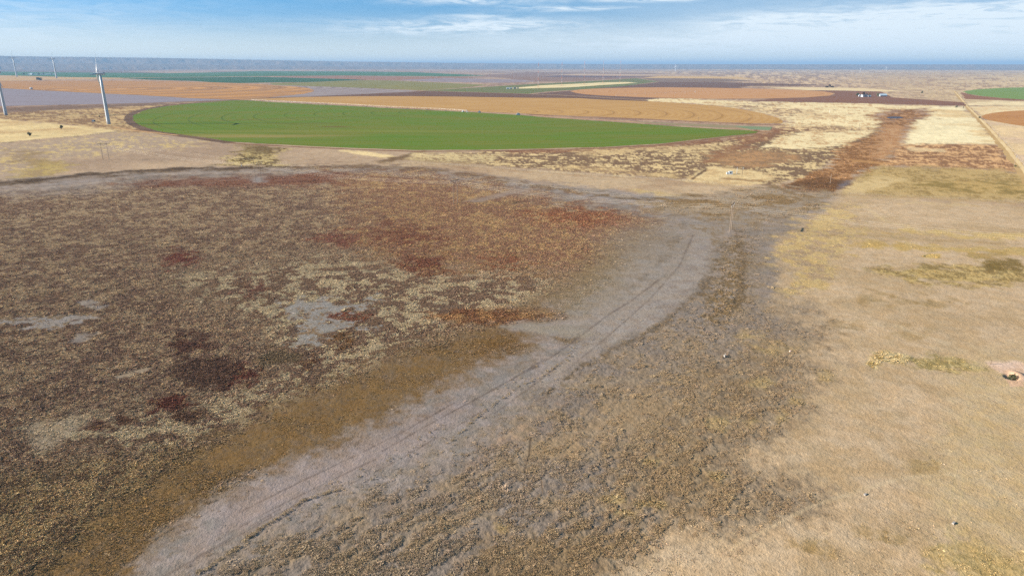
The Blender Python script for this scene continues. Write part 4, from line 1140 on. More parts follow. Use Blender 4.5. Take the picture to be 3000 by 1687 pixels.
# ------------------------------------------------------------------ wind turbines
def make_turbine(label):
    root = empty('wind_turbine', (0, 0, 0), 0, label, 'wind turbine', 'wind turbines on the plain')
    MB().lathe([(2.9, -0.3), (2.85, 6), (2.5, 30), (2.15, 58), (1.8, 79)], 28).build('tower', M_WHITE, root, True)
    nc = MB()
    prof = [(-3.6, 1.35, 1.5), (-2.6, 1.75, 1.8), (1.0, 1.85, 2.0), (5.6, 1.8, 1.95), (7.4, 1.55, 1.6)]
    vs, fs = [], []
    for x, hw, hh in prof:
        for k in range(12):
            t = 2 * math.pi * k / 12
            ct, st = math.cos(t), math.sin(t)
            vs.append((x, hw * math.copysign(abs(ct) ** 0.5, ct), 81.2 + hh * math.copysign(abs(st) ** 0.5, st)))
    for i in range(len(prof) - 1):
        for k in range(12):
            fs.append((i * 12 + k, i * 12 + (k + 1) % 12, (i + 1) * 12 + (k + 1) % 12, (i + 1) * 12 + k))
    fs += [tuple(range(11, -1, -1)), tuple(48 + k for k in range(12))]
    nc.add(vs, fs)
    nac = nc.build('nacelle', M_WHITE, root)
    MB().box((5.6, 0, 83.6), (1.6, 1.8, 1.0)).build('cooler', M_GREY, nac)
    MB().tube((3.4, 0.6, 83.1), (3.4, 0.6, 85.0), 0.06).build('wind_sensor', M_GREY, nac)
    hub = MB().lathe([(0.05, -6.6), (0.7, -6.3), (1.25, -5.6), (1.55, -4.6), (1.5, -3.7)], 18, (0, 0, 81.2), 'x').build('hub', M_WHITE, root, True)
    for ang in (28, 148, 268):
        a = rad(ang)
        rd = Vector((0, math.sin(a), math.cos(a)))
        tn = Vector((0, math.cos(a), -math.sin(a)))
        ax = Vector((-1, 0, 0))
        c0 = Vector((-4.9, 0, 81.2))
        vs, fs = [], []
        st = [(1.0, 1.7, 1.6, 0), (3.0, 1.7, 1.5, 10), (7.5, 3.2, 0.9, 22), (14, 2.6, 0.6, 14), (22, 1.9, 0.42, 8), (31, 1.2, 0.26, 4), (36.5, 0.7, 0.15, 2), (38.5, 0.12, 0.05, 1)]
        for rr, ch, th, tw in st:
            w = rad(tw + 4)
            cu = tn * math.cos(w) + ax * math.sin(w)
            tu = ax * math.cos(w) - tn * math.sin(w)
            for k in range(10):
                q = 2 * math.pi * k / 10
                ch *= 1.25 if k == 0 else 1.0
                vs.append(c0 + rd * rr + ax * (rr * rr * 0.0008) + cu * (ch / 2 * math.cos(q) + 0.15 * ch) + tu * (th / 2 * math.sin(q)))
        for i in range(len(st) - 1):
            for k in range(10):
                fs.append((i * 10 + k, i * 10 + (k + 1) % 10, (i + 1) * 10 + (k + 1) % 10, (i + 1) * 10 + k))
        fs.append(tuple(70 + k for k in range(10)))
        MB().add(vs, fs).build('blade', M_BLADE, root, True)
    MB().box((1.2, -2.6, 1.6), (1.0, 0.5, 2.2)).build('door', M_GREY, root)
    MB().lathe([(3.6, -0.3), (3.5, 0.18), (3.0, 0.25)], 24).build('foundation', M_STONE, root)
    return root


def build_turbines():
    t0 = make_turbine('white wind turbine standing beside the green circle, nearest whole one')
    t0.location = G(319, 364)
    t0.rotation_euler.z = rad(16)
    spec = [((18, 338), 1.0, 4, 'white wind turbine cut by the left picture edge, only its tower base showing'),
            ((49.5, 226), 1.86, 8, 'tiny far wind turbine on the tan strip, left of the white farm'),
            ((166, 230), 1.70, 6, 'small far wind turbine on the tan strip, right of the white farm')]
    for (px, py), sc, rz, lb in spec:
        c = copy_tree(t0)
        c.location = G(px, py)
        c.scale = (sc, sc, sc)
        c.rotation_euler.z = rad(rz)
        c['label'] = lb
    for (px, py), sc, rz, lb in [((1979, 201), 0.95, 60, 'speck of a wind turbine on the horizon right of the gold strip'), ((2520, 203), 0.5, 40, 'smaller speck of a wind turbine on the horizon above the farmstead'),
                                 ((2596, 200), 0.7, 50, 'speck of a wind turbine on the horizon right of the farmstead')]:
        c = copy_tree(t0)
        c.location = G(px, py + 9)
        c.scale = (sc, sc, sc)
        c.rotation_euler.z = rad(rz)
        c['label'] = lb
    cab = empty('transformer_cabinet', G(274, 357), 0.1, 'white cabinet with a dark side on the weeds left of the near turbine', 'cabinet')
    MB().box((0, 0, 1.5), (3.6, 3.2, 2.8)).build('housing', M_WHITE, cab)
    MB().box((2.2, 0.2, 1.4), (0.8, 3.0, 2.6)).build('cooling_fins', M_DARK, cab)
    MB().box((0, -1.64, 1.4), (2.6, 0.06, 2.3)).build('door', M_STEEL, cab)
    MB().box((0, 0, 0.08), (6.5, 4.6, 0.2)).build('pad', M_STONE, cab)


build_turbines()


# ------------------------------------------------------------------ high voltage line on wooden H frames
def make_hframe(label):
    """two poles along local x, cross arm, braces and insulators"""
    root = empty('power_pole', (0, 0, 0), 0, label, 'power pole', 'wooden H frame poles of the power line')
    for s in (-1, 1):
        MB().tube((s * 2.75, 0, -0.4), (s * 2.75, 0, 19.0), 0.21, 0.14, 10).build('pole', M_POLE, root)
    MB().box((0, 0.2, 16.6), (11.4, 0.16, 0.30)).box((0, -0.2, 16.6), (11.4, 0.16, 0.30)).build('cross_arm', M_POLE_D, root)
    for s in (-1, 1):
        MB().tube((s * 2.7, 0.3, 16.3), (-s * 2.7, 0.3 * s, 12.4), 0.09, 0.09, 6).build('brace', M_POLE_D, root)
    for x in (-5.3, 0, 5.3):
        b = MB()
        for k in range(6):
            b.lathe([(0.13, 15.2 + k * 0.2), (0.14, 15.26 + k * 0.2), (0.03, 15.34 + k * 0.2)], 8, (x, 0, 0))
        b.tube((x, 0, 15.1), (x, 0, 16.5), 0.03, 0.03, 5).build('insulator', M_GREY, root)
    return root


def build_line():
    A, B, Cc, D = G(311, 468), G(757.5, 533.3), G(1334.5, 595.7), G(2140, 676.5)
    Z0 = A + (A - B) * 1.02
    Ee = D + (D - Cc) * 1.05
    pts = [Z0, A, B, Cc, D, Ee]
    angs = []
    for i in range(len(pts)):
        d = (pts[min(i + 1, 5)] - pts[max(i - 1, 0)]).normalized()
        angs.append(math.atan2(d.y, d.x) + math.pi / 2)
    angs[1] = rad(28)
    labs = {1: 'wooden H frame pole on the pale flat at far left, left end of the wires', 2: 'wooden H frame pole at the grey strip by the upper marsh edge',
            3: 'wooden H frame pole in the red brown marsh, picture centre', 4: 'wooden H frame pole on the grey flat at the right of the marsh'}
    first = None
    for i in (3, 1, 2, 4):
        if first is None:
            o = first = make_hframe(labs[i])
        else:
            o = copy_tree(first)
            o['label'] = labs[i]
        o.location = pts[i]
        o.rotation_euler.z = angs[i]
    for off, hz, nm in ((-5.3, 15.1, 0), (0, 15.1, 0), (5.3, 15.1, 0), (-2.75, 19.0, 1), (2.75, 19.0, 1)):
        b = MB()
        for i in range(1, 5):
            if i == 4:
                pass
            p = pts[i] + Vector((math.cos(angs[i]) * off, math.sin(angs[i]) * off, hz))
            q = pts[i + 1] + Vector((math.cos(angs[i + 1]) * off, math.sin(angs[i + 1]) * off, hz))
            sag = 3.6 if nm == 0 else 2.2
            seg = []
            for k in range(25):
                t = k / 24
                c = p.lerp(q, t)
                c.z -= 4 * sag * t * (1 - t)
                seg.append(c)
            b.path(seg, 0.024 if nm == 0 else 0.014, 4)
        lb = {(-5.3): 'thin pale power wire on the far end of the cross arms', 0: 'thin pale power wire under the middle of the cross arms', 5.3: 'thin pale power wire on the near end of the cross arms',
              -2.75: 'fine shield wire along the tops of the far poles', 2.75: 'fine shield wire along the tops of the near poles'}[off]
        tag(b.build('power_wire', M_WIRE), lb, 'wire', 'wires of the H frame power line')


build_line()


# ------------------------------------------------------------------ small poles
def make_pole(h, arm, label, mat=None, head=False):
    root = empty('utility_pole', (0, 0, 0), 0, label, 'pole', 'single poles across the grassland')
    MB().tube((0, 0, -0.3), (0, 0, h), 0.20, 0.14, 8).build('pole', mat or M_POLE_D, root)
    if arm:
        MB().box((0, 0.18, h - 0.6), (2.4, 0.14, 0.18)).build('cross_arm', M_POLE_D, root)
        for x in (-1.0, 0.4, 1.0):
            MB().lathe([(0.07, h - 0.5), (0.08, h - 0.35), (0.03, h - 0.22)], 8, (x, 0.18, 0)).build('insulator', M_GREY, root)
    if head:
        MB().lathe([(0.32, h - 1.9), (0.36, h - 1.8), (0.36, h - 0.9), (0.3, h - 0.8)], 12, (0.5, 0, 0)).build('transformer', M_STEEL, root)
    return root


for (px, py), h, arm, mt, hd, lb in [
        ((2432, 538), 8.0, False, M_POLE, False, 'pale bare pole standing in the brown lower draw'),
        ((2158.5, 509.5), 6.0, False, M_GREY, False, 'thin grey mast just right of the small white pump shed'),
        ((2174, 515), 8.0, True, None, True, 'dark pole with a transformer right of the small white pump shed'),
        ((2045.5, 359), 8.5, True, None, False, 'dark pole in front of the gold circle'),
        ((2193, 362.5), 8.5, True, None, False, 'dark pole at the right end of the gold circle'),
        ((2348.5, 371), 8.5, True, None, False, 'dark pole left of the brown draw on the weedy track'),
        ((2516, 378.5), 8.5, True, None, False, 'dark pole at the left bank of the brown draw'),
        ((2923, 406.5), 9.0, True, None, False, 'dark pole on the right verge halfway along the gravel road'),
        ((2971, 486), 10.0, True, M_POLE, True, 'pale pole with a transformer where the gravel road leaves the picture'),
        ((2430, 331), 9.0, False, M_STEEL, False, 'pale thin mast on the straw grass left of the stock pond')]:
    o = make_pole(h, arm, lb, mt, hd)
    o.location = G(px, py)
    o.rotation_euler.z = rad(12)


# ------------------------------------------------------------------ sheds, tanks, farm buildings
def make_shed(name, loc, rz, sx, sy, wall, rise, wall_m, roof_m, label, cat, group=None, door='x', windows=0):
    root = empty(name, loc, rz, label, cat, group)
    MB().house((0, 0, 0), sx, sy, wall, rise).build('wall', wall_m, root)
    MB().gable((0, 0, 0.03), sx, sy, wall, rise, 0.35).build('roof', roof_m, root)
    if door == 'x':
        MB().box((-sx / 2 - 0.03, 0, wall * 0.4), (0.08, sy * 0.4, wall * 0.8)).build('door', M_DARK, root)
    else:
        MB().box((sx * 0.1, -sy / 2 - 0.03, wall * 0.4), (sx * 0.16, 0.08, wall * 0.8)).build('door', M_DARK, root)
    for k in range(windows):
        f = MB().box((-sx * 0.32 + k * sx * 0.24, -sy / 2 - 0.03, wall * 0.58), (sx * 0.13, 0.07, wall * 0.36)).build('window', M_WHITE, root)
        MB().box((-sx * 0.32 + k * sx * 0.24, -sy / 2 - 0.08, wall * 0.58), (sx * 0.10, 0.05, wall * 0.28)).build('pane', M_GLASS, f)
    return root


def build_buildings():
    # pump shed on its pad
    r = empty('pump_shed', G(2138, 511), rad(-4), 'small white pump shed with a grey lean-to on the pale pad', 'shed')
    MB().box((0.6, 0, 1.25), (3.2, 2.6, 2.5)).build('wall', M_WHITE, r)
    MB().box((0.6, 0, 2.6), (3.6, 3.0, 0.16)).build('roof', M_ROOF_B, r)
    MB().box((0.3, -1.33, 1.6), (1.0, 0.08, 1.0)).build('window', M_DARK, r)
    MB().box((-2.1, 0, 0.95), (2.0, 2.2, 1.9)).build('lean_to', M_GREY, r)
    MB().box((2.25, -0.9, 1.2), (0.06, 0.7, 2.0)).build('door', M_DARK, r)
    # cabinets and tank on the edge of the green circle
    for (px, py), s, lb in [((1518, 338), (4.2, 3.4, 4.2), 'white cabin with grey sides on the edge between green and gold circles'), ((1404.5, 330.5), (2.6, 2.4, 3.8), 'small white cabinet on the edge of the green circle')]:
        r = empty('equipment_cabin', G(px, py), 0.05, lb, 'cabin', 'white cabins along the field edge')
        MB().box((0, 0, s[2] / 2), s).build('wall', M_WHITE, r)
        MB().box((0, 0, s[2] + 0.09), (s[0] + 0.3, s[1] + 0.3, 0.18)).build('roof', M_ROOF_B, r)
        MB().box((s[0] / 2 + 0.9, 0, s[2] * 0.35), (1.6, s[1] * 0.8, s[2] * 0.7)).build('annex', M_GREY, r)
        MB().box((-s[0] / 2 - 1.0, 0.2, s[2] * 0.3), (1.7, s[1] * 0.7, s[2] * 0.6)).build('annex', M_GREY, r)
    tk = empty('water_tank', G(1356, 328.5), 0, 'low pale round tank left of the irrigation pivot stand', 'tank')
    MB().lathe([(2.0, -0.1), (2.0, 2.1), (1.8, 2.4), (0.3, 2.7)], 20).build('tank', M_WHITE, tk, True)
    MB().tube((1.9, 0, 0.4), (3.6, 0, 0.3), 0.15).build('pipe', M_STEEL, tk)
    tk = empty('water_tank', G(92, 262.5), 0, 'pale tank on the boundary of the orange and blue grey fields', 'tank')
    MB().lathe([(5.0, -0.1), (5.0, 6.0), (4.4, 7.0), (0.5, 7.6)], 20).build('tank', M_WHITE, tk, True)
    MB().tube((4.8, 0, 1), (9, 0, 0.6), 0.4).build('pipe', M_STEEL, tk)
    # right farmstead
    L = lambda px, py: G(px, py)
    make_shed('farm_house', L(2532, 284.5), rad(8), 17, 11, 4.2, 3.6, M_WHITE, M_ROOF_D, 'white farmhouse with a dark roof among trees', 'house', None, 'y', 4)
    make_shed('farm_shed', L(2519.5, 283.6), rad(80), 9, 8, 3.6, 2.4, M_WHITE, M_ROOF_B, 'small white gabled shed left of the farmhouse', 'shed', 'sheds round the farmhouse')
    make_shed('farm_shed', L(2541.5, 284.6), rad(75), 7, 5, 3.0, 1.6, M_WHITE, M_ROOF_B, 'tiny white shed just right of the farmhouse', 'shed', 'sheds round the farmhouse')
    make_shed('farm_shed', L(2547.8, 284.4), rad(5), 6, 5, 3.0, 1.6, M_WHITE, M_ROOF_B, 'tiny white shed under the tree right of the farmhouse', 'shed', 'sheds round the farmhouse')
    make_shed('barn', L(2585, 283), rad(3), 23, 15, 3.6, 4.6, M_GREY, M_ROOF_B, 'long low barn with a blue grey roof right of the farmhouse', 'barn', None, 'x')
    # far left farm
    for (px, w, d, hh, rz, rf, lb) in [(84.3, 26, 16, 8, 20, M_WHITE, 'bright white shed at the left end of the far farm'), (92.5, 30, 20, 14, -10, M_ROOF_B, 'blue grey barn behind the left white shed of the far farm'), (101.5, 24, 14, 7, 10, M_WHITE, 'white shed second from the left in the far farm row'),
                                       (108.5, 18, 12, 6, 0, M_ROOF_B, 'low grey shed in the middle left of the far farm row'), (122, 24, 16, 8, 25, M_WHITE, 'white shed in the middle of the far farm row'), (133, 15, 12, 6, 0, M_ROOF_B, 'small pale shed right of the middle of the far farm row'),
                                       (143.5, 42, 16, 8, 12, M_WHITE, 'longest white shed of the far farm row'), (157.5, 30, 15, 7, 5, M_WHITE, 'white shed at the right end of the far farm row')]:
        make_shed('farm_shed', L(px, 219.9), rad(rz), w, d, hh * 0.72, hh * 0.35, M_WHITE, rf, lb, 'shed', 'sheds of the far left farm')
    for (px, py, w, rf, lb) in [(1488, 261, 12, M_WHITE, 'white hut at the left end of the mast compound'), (1497, 260.8, 9, M_ROOF_B, 'grey hut in the middle of the mast compound'), (1508, 260.4, 11, M_ROOF_D, 'dark roofed hut of the mast compound'), (1517, 260, 7, M_ROOF_D, 'small dark hut at the right end of the mast compound')]:
        make_shed('transmitter_hut', L(px, py), rad(10), w, w * 0.6, 3.4, 1.2, M_WHITE, rf, lb, 'hut', 'huts of the mast compound')


build_buildings()


# ------------------------------------------------------------------ radio masts
def make_mast(h, label):
    root = empty('radio_mast', (0, 0, 0), 0.3, label, 'radio mast', 'banded radio masts in a row')
    nb = 7
    for k in range(nb):
        b = MB()
        z0, z1 = h * k / nb, h * (k + 1) / nb
        cs = [Vector((0.8 * math.cos(t), 0.8 * math.sin(t), 0)) for t in (0.5, 2.594, 4.689)]
        n = 6
        for i in range(3):
            b.tube(cs[i] + Vector((0, 0, z0)), cs[i] + Vector((0, 0, z1)), 0.15, 0.15, 5)
            for s in range(n):
                za, zb = z0 + (z1 - z0) * s / n, z0 + (z1 - z0) * (s + 1) / n
                b.tube(cs[i] + Vector((0, 0, za)), cs[(i + 1) % 3] + Vector((0, 0, zb)), 0.08, 0.08, 4)
        b.build('band', M_RED_BAND if k % 2 == 0 else M_WHITE, root)
    g = MB()
    for t in (0.2, 2.294, 4.389):
        d = Vector((math.cos(t), math.sin(t), 0))
        for z in (h * 0.45, h * 0.9):
            g.tube(d * 0.8 + Vector((0, 0, z)), d * h * 0.5 + Vector((0, 0, 0.2)), 0.03, 0.03, 4)
    g.build('guy_wire', M_STEEL, root)
    MB().box((0, 0, 0.3), (2.6, 2.6, 1.0)).build('base', M_STONE, root)
    return root


for px, py, h, lb in [(1576.5, 257, 105, 'red and white banded radio mast, leftmost and nearest of the row'), (1645.5, 252, 108, 'banded radio mast second from the left in the row'), (1711, 249, 112, 'banded radio mast in the middle of the row'),
                      (1766, 245.5, 116, 'faint banded radio mast second from the right in the row'), (1816, 243, 118, 'faintest banded radio mast at the right end of the row')]:
    o = make_mast(h, lb)
    o.location = G(px, py)


# ------------------------------------------------------------------ centre pivot irrigators
def make_pivot(centre, pts, label, hgt=4.0):
    root = empty('irrigation_pivot', centre, 0, label, 'irrigation machine', 'centre pivot irrigation machines')
    st = MB()
    for t in (0.4, 1.97, 3.54, 5.11):
        st.tube((1.7 * math.cos(t), 1.7 * math.sin(t), 0), (0.25 * math.cos(t), 0.25 * math.sin(t), hgt + 1.2), 0.14, 0.1, 6)
    st.tube((0, 0, 0), (0, 0, hgt + 1.6), 0.22, 0.2, 8).box((0, 0, 0.1), (4.2, 4.2, 0.3))
    stand = st.build('pivot_stand', M_STEEL, root)
    MB().box((1.2, -1.3, 1.6), (1.0, 0.5, 1.6)).build('control_box', M_WHITE, stand)
    prev = Vector((0, 0, hgt))
    for p in pts:
        q = Vector((p.x - centre.x, p.y - centre.y, hgt))
        d = q - prev
        sp = MB()
        n = 8
        arch = [prev.lerp(q, k / n) + Vector((0, 0, 0.9 * math.sin(math.pi * k / n))) for k in range(n + 1)]
        sp.path(arch, 0.13, 6)
        low = [a + Vector((0, 0, -1.3 * math.sin(math.pi * k / n))) for k, a in enumerate(arch)]
        sp.path(low, 0.05, 4)
        for k in range(1, n):
            sp.tube(arch[k], low[k], 0.04, 0.04, 4)
            sp.tube(arch[k], arch[k] + Vector((0, 0, -2.2)), 0.025, 0.025, 4)
        sp.build('span', M_STEEL, root)
        side = Vector((-d.y, d.x, 0)).normalized()
        tw = MB()
        for s in (-1, 1):
            foot = Vector((q.x, q.y, 0.7)) + side * (2.1 * s)
            tw.tube(foot, q, 0.11, 0.09, 6)
        tw.tube(Vector((q.x, q.y, 0.7)) + side * 2.1, Vector((q.x, q.y, 0.7)) - side * 2.1, 0.12, 0.12, 6)
        two = tw.build('drive_tower', M_STEEL, root)
        for s in (-1, 1):
            c = Vector((q.x, q.y, 0.62)) + side * (2.1 * s)
            ax = d.normalized() * 0.2
            MB().tube(c - ax, c + ax, 0.64, 0.64, 14).build('wheel', M_RUBBER, two)
        prev = q
    return root


make_pivot(G(1368, 329.5), [G(x, y + 1.2) for x, y in ((1307, 324.4), (1251, 321.4), (1194, 318.8), (1133, 315.8), (1072, 312.6), (1014, 309), (955, 306.2), (899, 303.6), (844, 300.8), (790, 298.4), (736, 295.2))],
           'centre pivot irrigation machine along the top edge of the green circle')
make_pivot(G(2036, 270.5), [G(2036 - 29 * k, 270.5 + 1.35 * k) for k in range(1, 9)], 'centre pivot irrigation machine in the tan circle beyond the gold one', 3.6)


# ------------------------------------------------------------------ trees and shrubs
def leaf_mat(name, c):
    m, t, b = mat_new(name)
    s = t.n('ShaderNodeAttribute', attribute_name='shade').outputs['Fac']
    t.put(b.inputs['Base Color'], t.mix(1.0, rgba(c), t.comb(s, s, s), 'MULTIPLY'))
    return m


M_LEAF_EVER = leaf_mat('dark_evergreen_leaves', (0.045, 0.065, 0.03))
M_LEAF_OLIVE = leaf_mat('olive_leaves', (0.085, 0.085, 0.045))
M_LEAF_BROWN = leaf_mat('brown_twigs', (0.10, 0.07, 0.05))
M_LEAF_TAN = leaf_mat('tan_scrub_leaves', (0.30, 0.22, 0.125))


def make_tree(name, loc, h, w, leaf, seed, label, cat, group=None, trunk=0.25, n=260):
    rs = random.Random(seed)
    root = empty(name, loc, rs.uniform(0, 6.28), label, cat, group)
    tb = MB()
    tb.tube((0, 0, -0.2), (0.03 * w, 0, h * 0.5), h * 0.035, h * 0.02, 8)
    lobes = []
    for k in range(7):
        a = 2 * math.pi * k / 7 + rs.uniform(-0.4, 0.4)
        c = Vector((math.cos(a) * w * 0.26, math.sin(a) * w * 0.26, h * rs.uniform(trunk + 0.22, 0.82)))
        tb.tube((0, 0, h * trunk * rs.uniform(0.6, 1.2)), c, h * 0.015, h * 0.005, 5)
        lobes.append((c, w * rs.uniform(0.2, 0.32)))
    lobes.append((Vector((0, 0, h * 0.84)), w * 0.24))
    tb.build('trunk', M_BARK, root)
    v, f, sh = [], [], []
    for _ in range(n):
        c, rr = rs.choice(lobes)
        d = Vector((rs.gauss(0, 1), rs.gauss(0, 1), rs.gauss(0, 0.9))).normalized()
        p = c + d * rr * rs.uniform(0.45, 1.05)
        p.z = max(p.z, h * 0.08)
        a = Vector((rs.gauss(0, 1), rs.gauss(0, 1), rs.gauss(0, 1))).normalized()
        b = a.orthogonal().normalized()
        s = w * rs.uniform(0.045, 0.10)
        k = len(v)
        v += [p - a * s - b * s * 0.6, p + a * s - b * s * 0.6, p + a * s * 0.7 + b * s * 0.6, p - a * s * 0.7 + b * s * 0.6]
        f.append((k, k + 1, k + 2, k + 3))
        sh.append(rs.uniform(0.6, 1.5))
    me = bpy.data.meshes.new('crown')
    me.from_pydata([tuple(x) for x in v], [], f)
    at = me.attributes.new('shade', 'FLOAT', 'FACE')
    at.data.foreach_set('value', sh)
    me.materials.append(leaf)
    me.update()
    o = bpy.data.objects.new('crown', me)
    COL.objects.link(o)
    o.parent = root
    return root


make_tree('shrub', G(87.5, 399.5), 5.2, 5.8, M_LEAF_OLIVE, 3, 'dark round shrub casting a long shadow on the pale field, nearer of two', 'shrub', None, 0.05, 420)
make_tree('shrub', G(181, 379.5), 6.6, 5.4, M_LEAF_OLIVE, 4, 'upright dark shrub on the pale field, farther of two', 'shrub', None, 0.05, 420)
make_tree('shrub', G(292, 344.5), 4.0, 3.4, M_LEAF_OLIVE, 5, 'small dark shrub beside the near turbine and its cabinet', 'shrub', None, 0.05, 200)
for px, py, h, w, lf, lb in [(2511.5, 283.8, 11.0, 8.5, M_LEAF_EVER, 'dense dark tree at the left end of the farmstead'), (2530.5, 281.5, 12.5, 10, M_LEAF_BROWN, 'tall brown tree behind the farmhouse roof'), (2538.5, 282.5, 10, 8, M_LEAF_BROWN, 'brown tree rising right behind the farmhouse'),
                         (2547.5, 282.8, 9, 6, M_LEAF_OLIVE, 'slim olive tree between the white sheds and the barn'), (2571.5, 284.4, 11.5, 9.5, M_LEAF_OLIVE, 'broad olive tree at the left end of the barn'),
                         (2701, 274.5, 9.5, 7.5, M_LEAF_EVER, 'lone dark tree beside the reddish hollow right of the farmstead'), (2430, 257, 16, 13, M_LEAF_BROWN, 'lone brown tree on the strip above the farmstead'),
                         (2422, 257.4, 6, 16, M_LEAF_BROWN, 'low brown thicket left of the lone brown tree'), (2438, 257.2, 5, 14, M_LEAF_BROWN, 'low brown thicket right of the lone brown tree')]:
    make_tree('tree', G(px, py), h, w, lf, int(px), lb, 'tree', 'farmland trees at right', 0.12, 300)
for px, py, h, lb in [(2802, 315.8, 4.5, 'dark bush on the straw grass near the road crossing, larger of two'), (2822.5, 317, 2.6, 'tiny bush on the straw grass near the road crossing'), (2869, 348, 4.0, 'dark bush on the verge by the orange circle'),
                      (2974, 490.5, 2.4, 'dark bush at the foot of the pole beside the gravel road')]:
    make_tree('bush', G(px, py), h, h * 1.2, M_LEAF_OLIVE, int(px), lb, 'bush', 'bushes near the gravel road', 0.05, 200)
for px, py, h, w, lb in [(70, 219.9, 16, 22, 'dark tree left of the far farm sheds'), (113, 219.8, 15, 22, 'dark tree in the middle of the far farm'), (128, 219.8, 14, 20, 'dark tree right of the middle shed of the far farm'), (150, 219.6, 13, 20, 'dark tree behind the longest shed of the far farm'),
                         (115, 235.6, 14, 34, 'dark thicket on the line between tan and grey strips'), (1, 205, 70, 60, 'dark tree clump cut by the left picture edge')]:
    make_tree('tree', G(px, py), h, w, M_LEAF_EVER, int(px * 3), lb, 'tree', 'trees of the far left farm', 0.1, 260)


def build_pit():
    c = G(2962, 1104)
    make_tree('shrub', c + Vector((0.3, -0.2, -1.25)), 2.1, 2.6, M_LEAF_OLIVE, 71, 'olive shrub growing in the scraped pit by the pink soil', 'shrub', None, 0.05, 300)
    for (px, py), s, m, lb in [((2123.5, 1044.5), (0.85, 0.7, 0.7), M_STONE, 'pale concrete block with a short rod among the scrub'), ((2315, 1029.5), (0.8, 0.5, 0.45), M_ROCK, 'pinkish lump of rubble below the yellow grass'),
                               ((2794, 1532), (1.1, 0.5, 0.3), M_STONE, 'pale flat slab on the pasture at lower right'), ((2535, 1448), (1.0, 0.5, 0.25), M_STONE, 'grey flat slab in the pasture left of the pale one')]:
        r = empty('rubble_block', G(px, py), rad(25), lb, 'block')
        b = MB().box((0, 0, s[2] / 2 - 0.03), s, 0.2, 0.8)
        b.box((s[0] * 0.35, s[1] * 0.3, s[2] * 0.25), (s[0] * 0.5, s[1] * 0.6, s[2] * 0.5), 0.9, 0.7)
        b.build('block', m, r)
        if py == 1044.5:
            MB().tube((0.05, 0, 0.6), (0.05, 0, 1.3), 0.04).build('rod', M_STEEL, r)
    p = empty('fence_post', G(2901, 1067), 0, 'dark leaning post at the left edge of the pink soil', 'post')
    MB().tube((0, 0, -0.2), (0.35, 0.1, 1.5), 0.11, 0.09, 8).build('post', M_POLE_D, p)
    MB().tube((0.2, 0.05, 0.9), (0.55, 0.1, 0.95), 0.03, 0.03, 5).build('wire_stub', M_STEEL, p)
    p = empty('white_marker', G(708, 488), 0, 'white marker post on the grass left of the H frame by the grey strip', 'post')
    MB().tube((0, 0, -0.2), (0, 0, 2.0), 0.18, 0.18, 8).build('post', M_WHITE, p)
    MB().box((0, -0.2, 1.7), (0.6, 0.06, 0.5)).build('plate', M_WHITE, p)


build_pit()


# ------------------------------------------------------------------ fences
def make_fence(pts, n, label):
    P = [G(*p) for p in pts]
    L = [0.0]
    for a, b in zip(P[:-1], P[1:]):
        L.append(L[-1] + (b - a).length)
    root = empty('wire_fence', P[0], 0, label, 'fence', 'wire fences across the grassland')
    pb = MB().tube((0, 0, -0.2), (0, 0, 1.45), 0.11, 0.09, 6)
    src = None
    pos = []
    for k in range(n):
        s = L[-1] * k / (n - 1)
        i = min(len(L) - 2, max(j for j in range(len(L)) if L[j] <= s + 1e-6))
        q = P[i].lerp(P[i + 1], (s - L[i]) / (L[i + 1] - L[i])) - P[0]
        pos.append(q)
        if src is None:
            o = src = pb.build('post', M_POLE_D, root)
        else:
            o = src.copy()
            COL.objects.link(o)
            o.parent = root
        o.location = q
    w = MB()
    for z in (0.4, 0.8, 1.2):
        w.path([p + Vector((0, 0, z)) for p in pos], 0.012, 3)
    w.build('strand', M_STEEL, root)
    return root


make_fence([(1125, 478), (1300, 483), (1600, 506), (1900, 524), (2060, 535), (2220, 553.5), (2330, 559.5), (2450, 567.5), (2700, 578), (3000, 595)], 96, 'long post and wire fence along the rut between grey flat and weedy land')
make_fence([(2838, 309), (2878, 346), (2912, 382), (2962, 436), (3006, 490), (3050, 550)], 80, 'post and wire fence along the right side of the gravel road')
make_fence([(0, 420), (140, 408), (270, 396), (352, 384)], 40, 'post and wire fence along the lower edge of the pale left field')


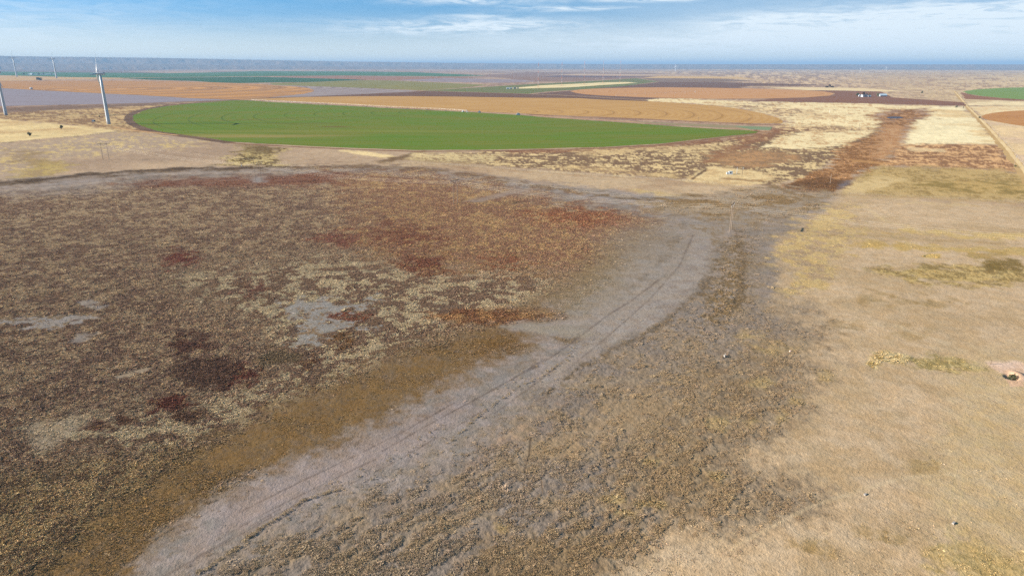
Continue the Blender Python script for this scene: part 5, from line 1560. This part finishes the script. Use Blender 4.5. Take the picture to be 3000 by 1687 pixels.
# ------------------------------------------------------------------ separate scrub bushes on the bare mud flat
def build_bushes():
    LINES = [[(1683, 1010), (1662, 1051), (1600, 1093), (1518, 1134), (1435, 1192)], [(1425, 1196), (1393, 1228), (1345, 1270), (1315, 1294)], [(994, 1431), (940, 1450), (890, 1464), (850, 1494), (807, 1522), (770, 1545), (737, 1567), (700, 1600), (662, 1630), (610, 1662), (571, 1683)]]
    P = []
    rs = random.Random(5)
    for ln in LINES:
        for a, b in zip(ln[:-1], ln[1:]):
            n = max(2, int(math.hypot(b[0] - a[0], b[1] - a[1]) / 6))
            for k in range(n):
                t = (k + rs.uniform(-0.4, 0.4)) / n
                if rs.random() < 0.85:
                    P.append((a[0] + (b[0] - a[0]) * t + rs.uniform(-4, 4), a[1] + (b[1] - a[1]) * t + rs.uniform(-3, 3), 1))
    FLAT = [(640, 1660), (860, 1500), (1000, 1400), (1200, 1290), (1450, 1140), (1650, 1010), (1800, 930), (1980, 850), (2040, 760), (2060, 840), (1900, 950), (1800, 990), (1700, 1035), (1600, 1150), (1414, 1290), (1331, 1355), (1166, 1422), (1000, 1478), (828, 1570), (700, 1690)]
    A = np.array(FLAT)
    while len(P) < 285:
        x, y = rs.uniform(560, 2060), rs.uniform(760, 1687)
        if inside(np.array([x]), np.array([y]), FLAT)[0]:
            P.append((x, y, 0))
    protos = []
    for k in range(4):
        me = tuft_mesh('scrub_bush', 'scrub', 200 + k, M_LEAF_TAN)
        protos.append(me)
    for i, (x, y, row) in enumerate(P):
        o = bpy.data.objects.new('scrub_bush', protos[i % 4])
        COL.objects.link(o)
        p = G(x, y)
        o.location = (p.x, p.y, -0.05)
        o.rotation_euler = (0, 0, rs.uniform(0, 6.28))
        s = rs.uniform(0.7, 1.25) * (0.85 if row else 0.62)
        o.scale = (s * 1.3, s * rs.uniform(0.9, 1.5), s * rs.uniform(0.4, 0.62))
        if row:
            tag(o, 'low tan scrub bush in a curving row on the bare grey mud flat', 'bush', 'scrub bushes in rows on the mud flat')
        else:
            tag(o, 'low tan scrub bush scattered on the bare grey mud flat', 'bush', 'scrub bushes scattered on the mud flat')


build_bushes()


# ------------------------------------------------------------------ air
def build_haze():
    b = MB().box((0, 36000, 98), (196000, 254000, 546))
    m = bpy.data.materials.new('haze')
    m.use_nodes = True
    nt = m.node_tree
    nt.nodes.clear()
    out = nt.nodes.new('ShaderNodeOutputMaterial')
    v = nt.nodes.new('ShaderNodeVolumePrincipled')
    v.inputs['Color'].default_value = HAZE_COL
    v.inputs['Density'].default_value = HAZE_D
    v.inputs['Anisotropy'].default_value = 0.0
    nt.links.new(v.outputs[0], out.inputs['Volume'])
    o = b.build('haze', m)
    tag(o, 'thin blue haze over the whole plain', 'haze', kind='stuff')


HAZE_COL, HAZE_D = (0.235, 0.395, 0.62, 1), 4.8e-5
build_haze()
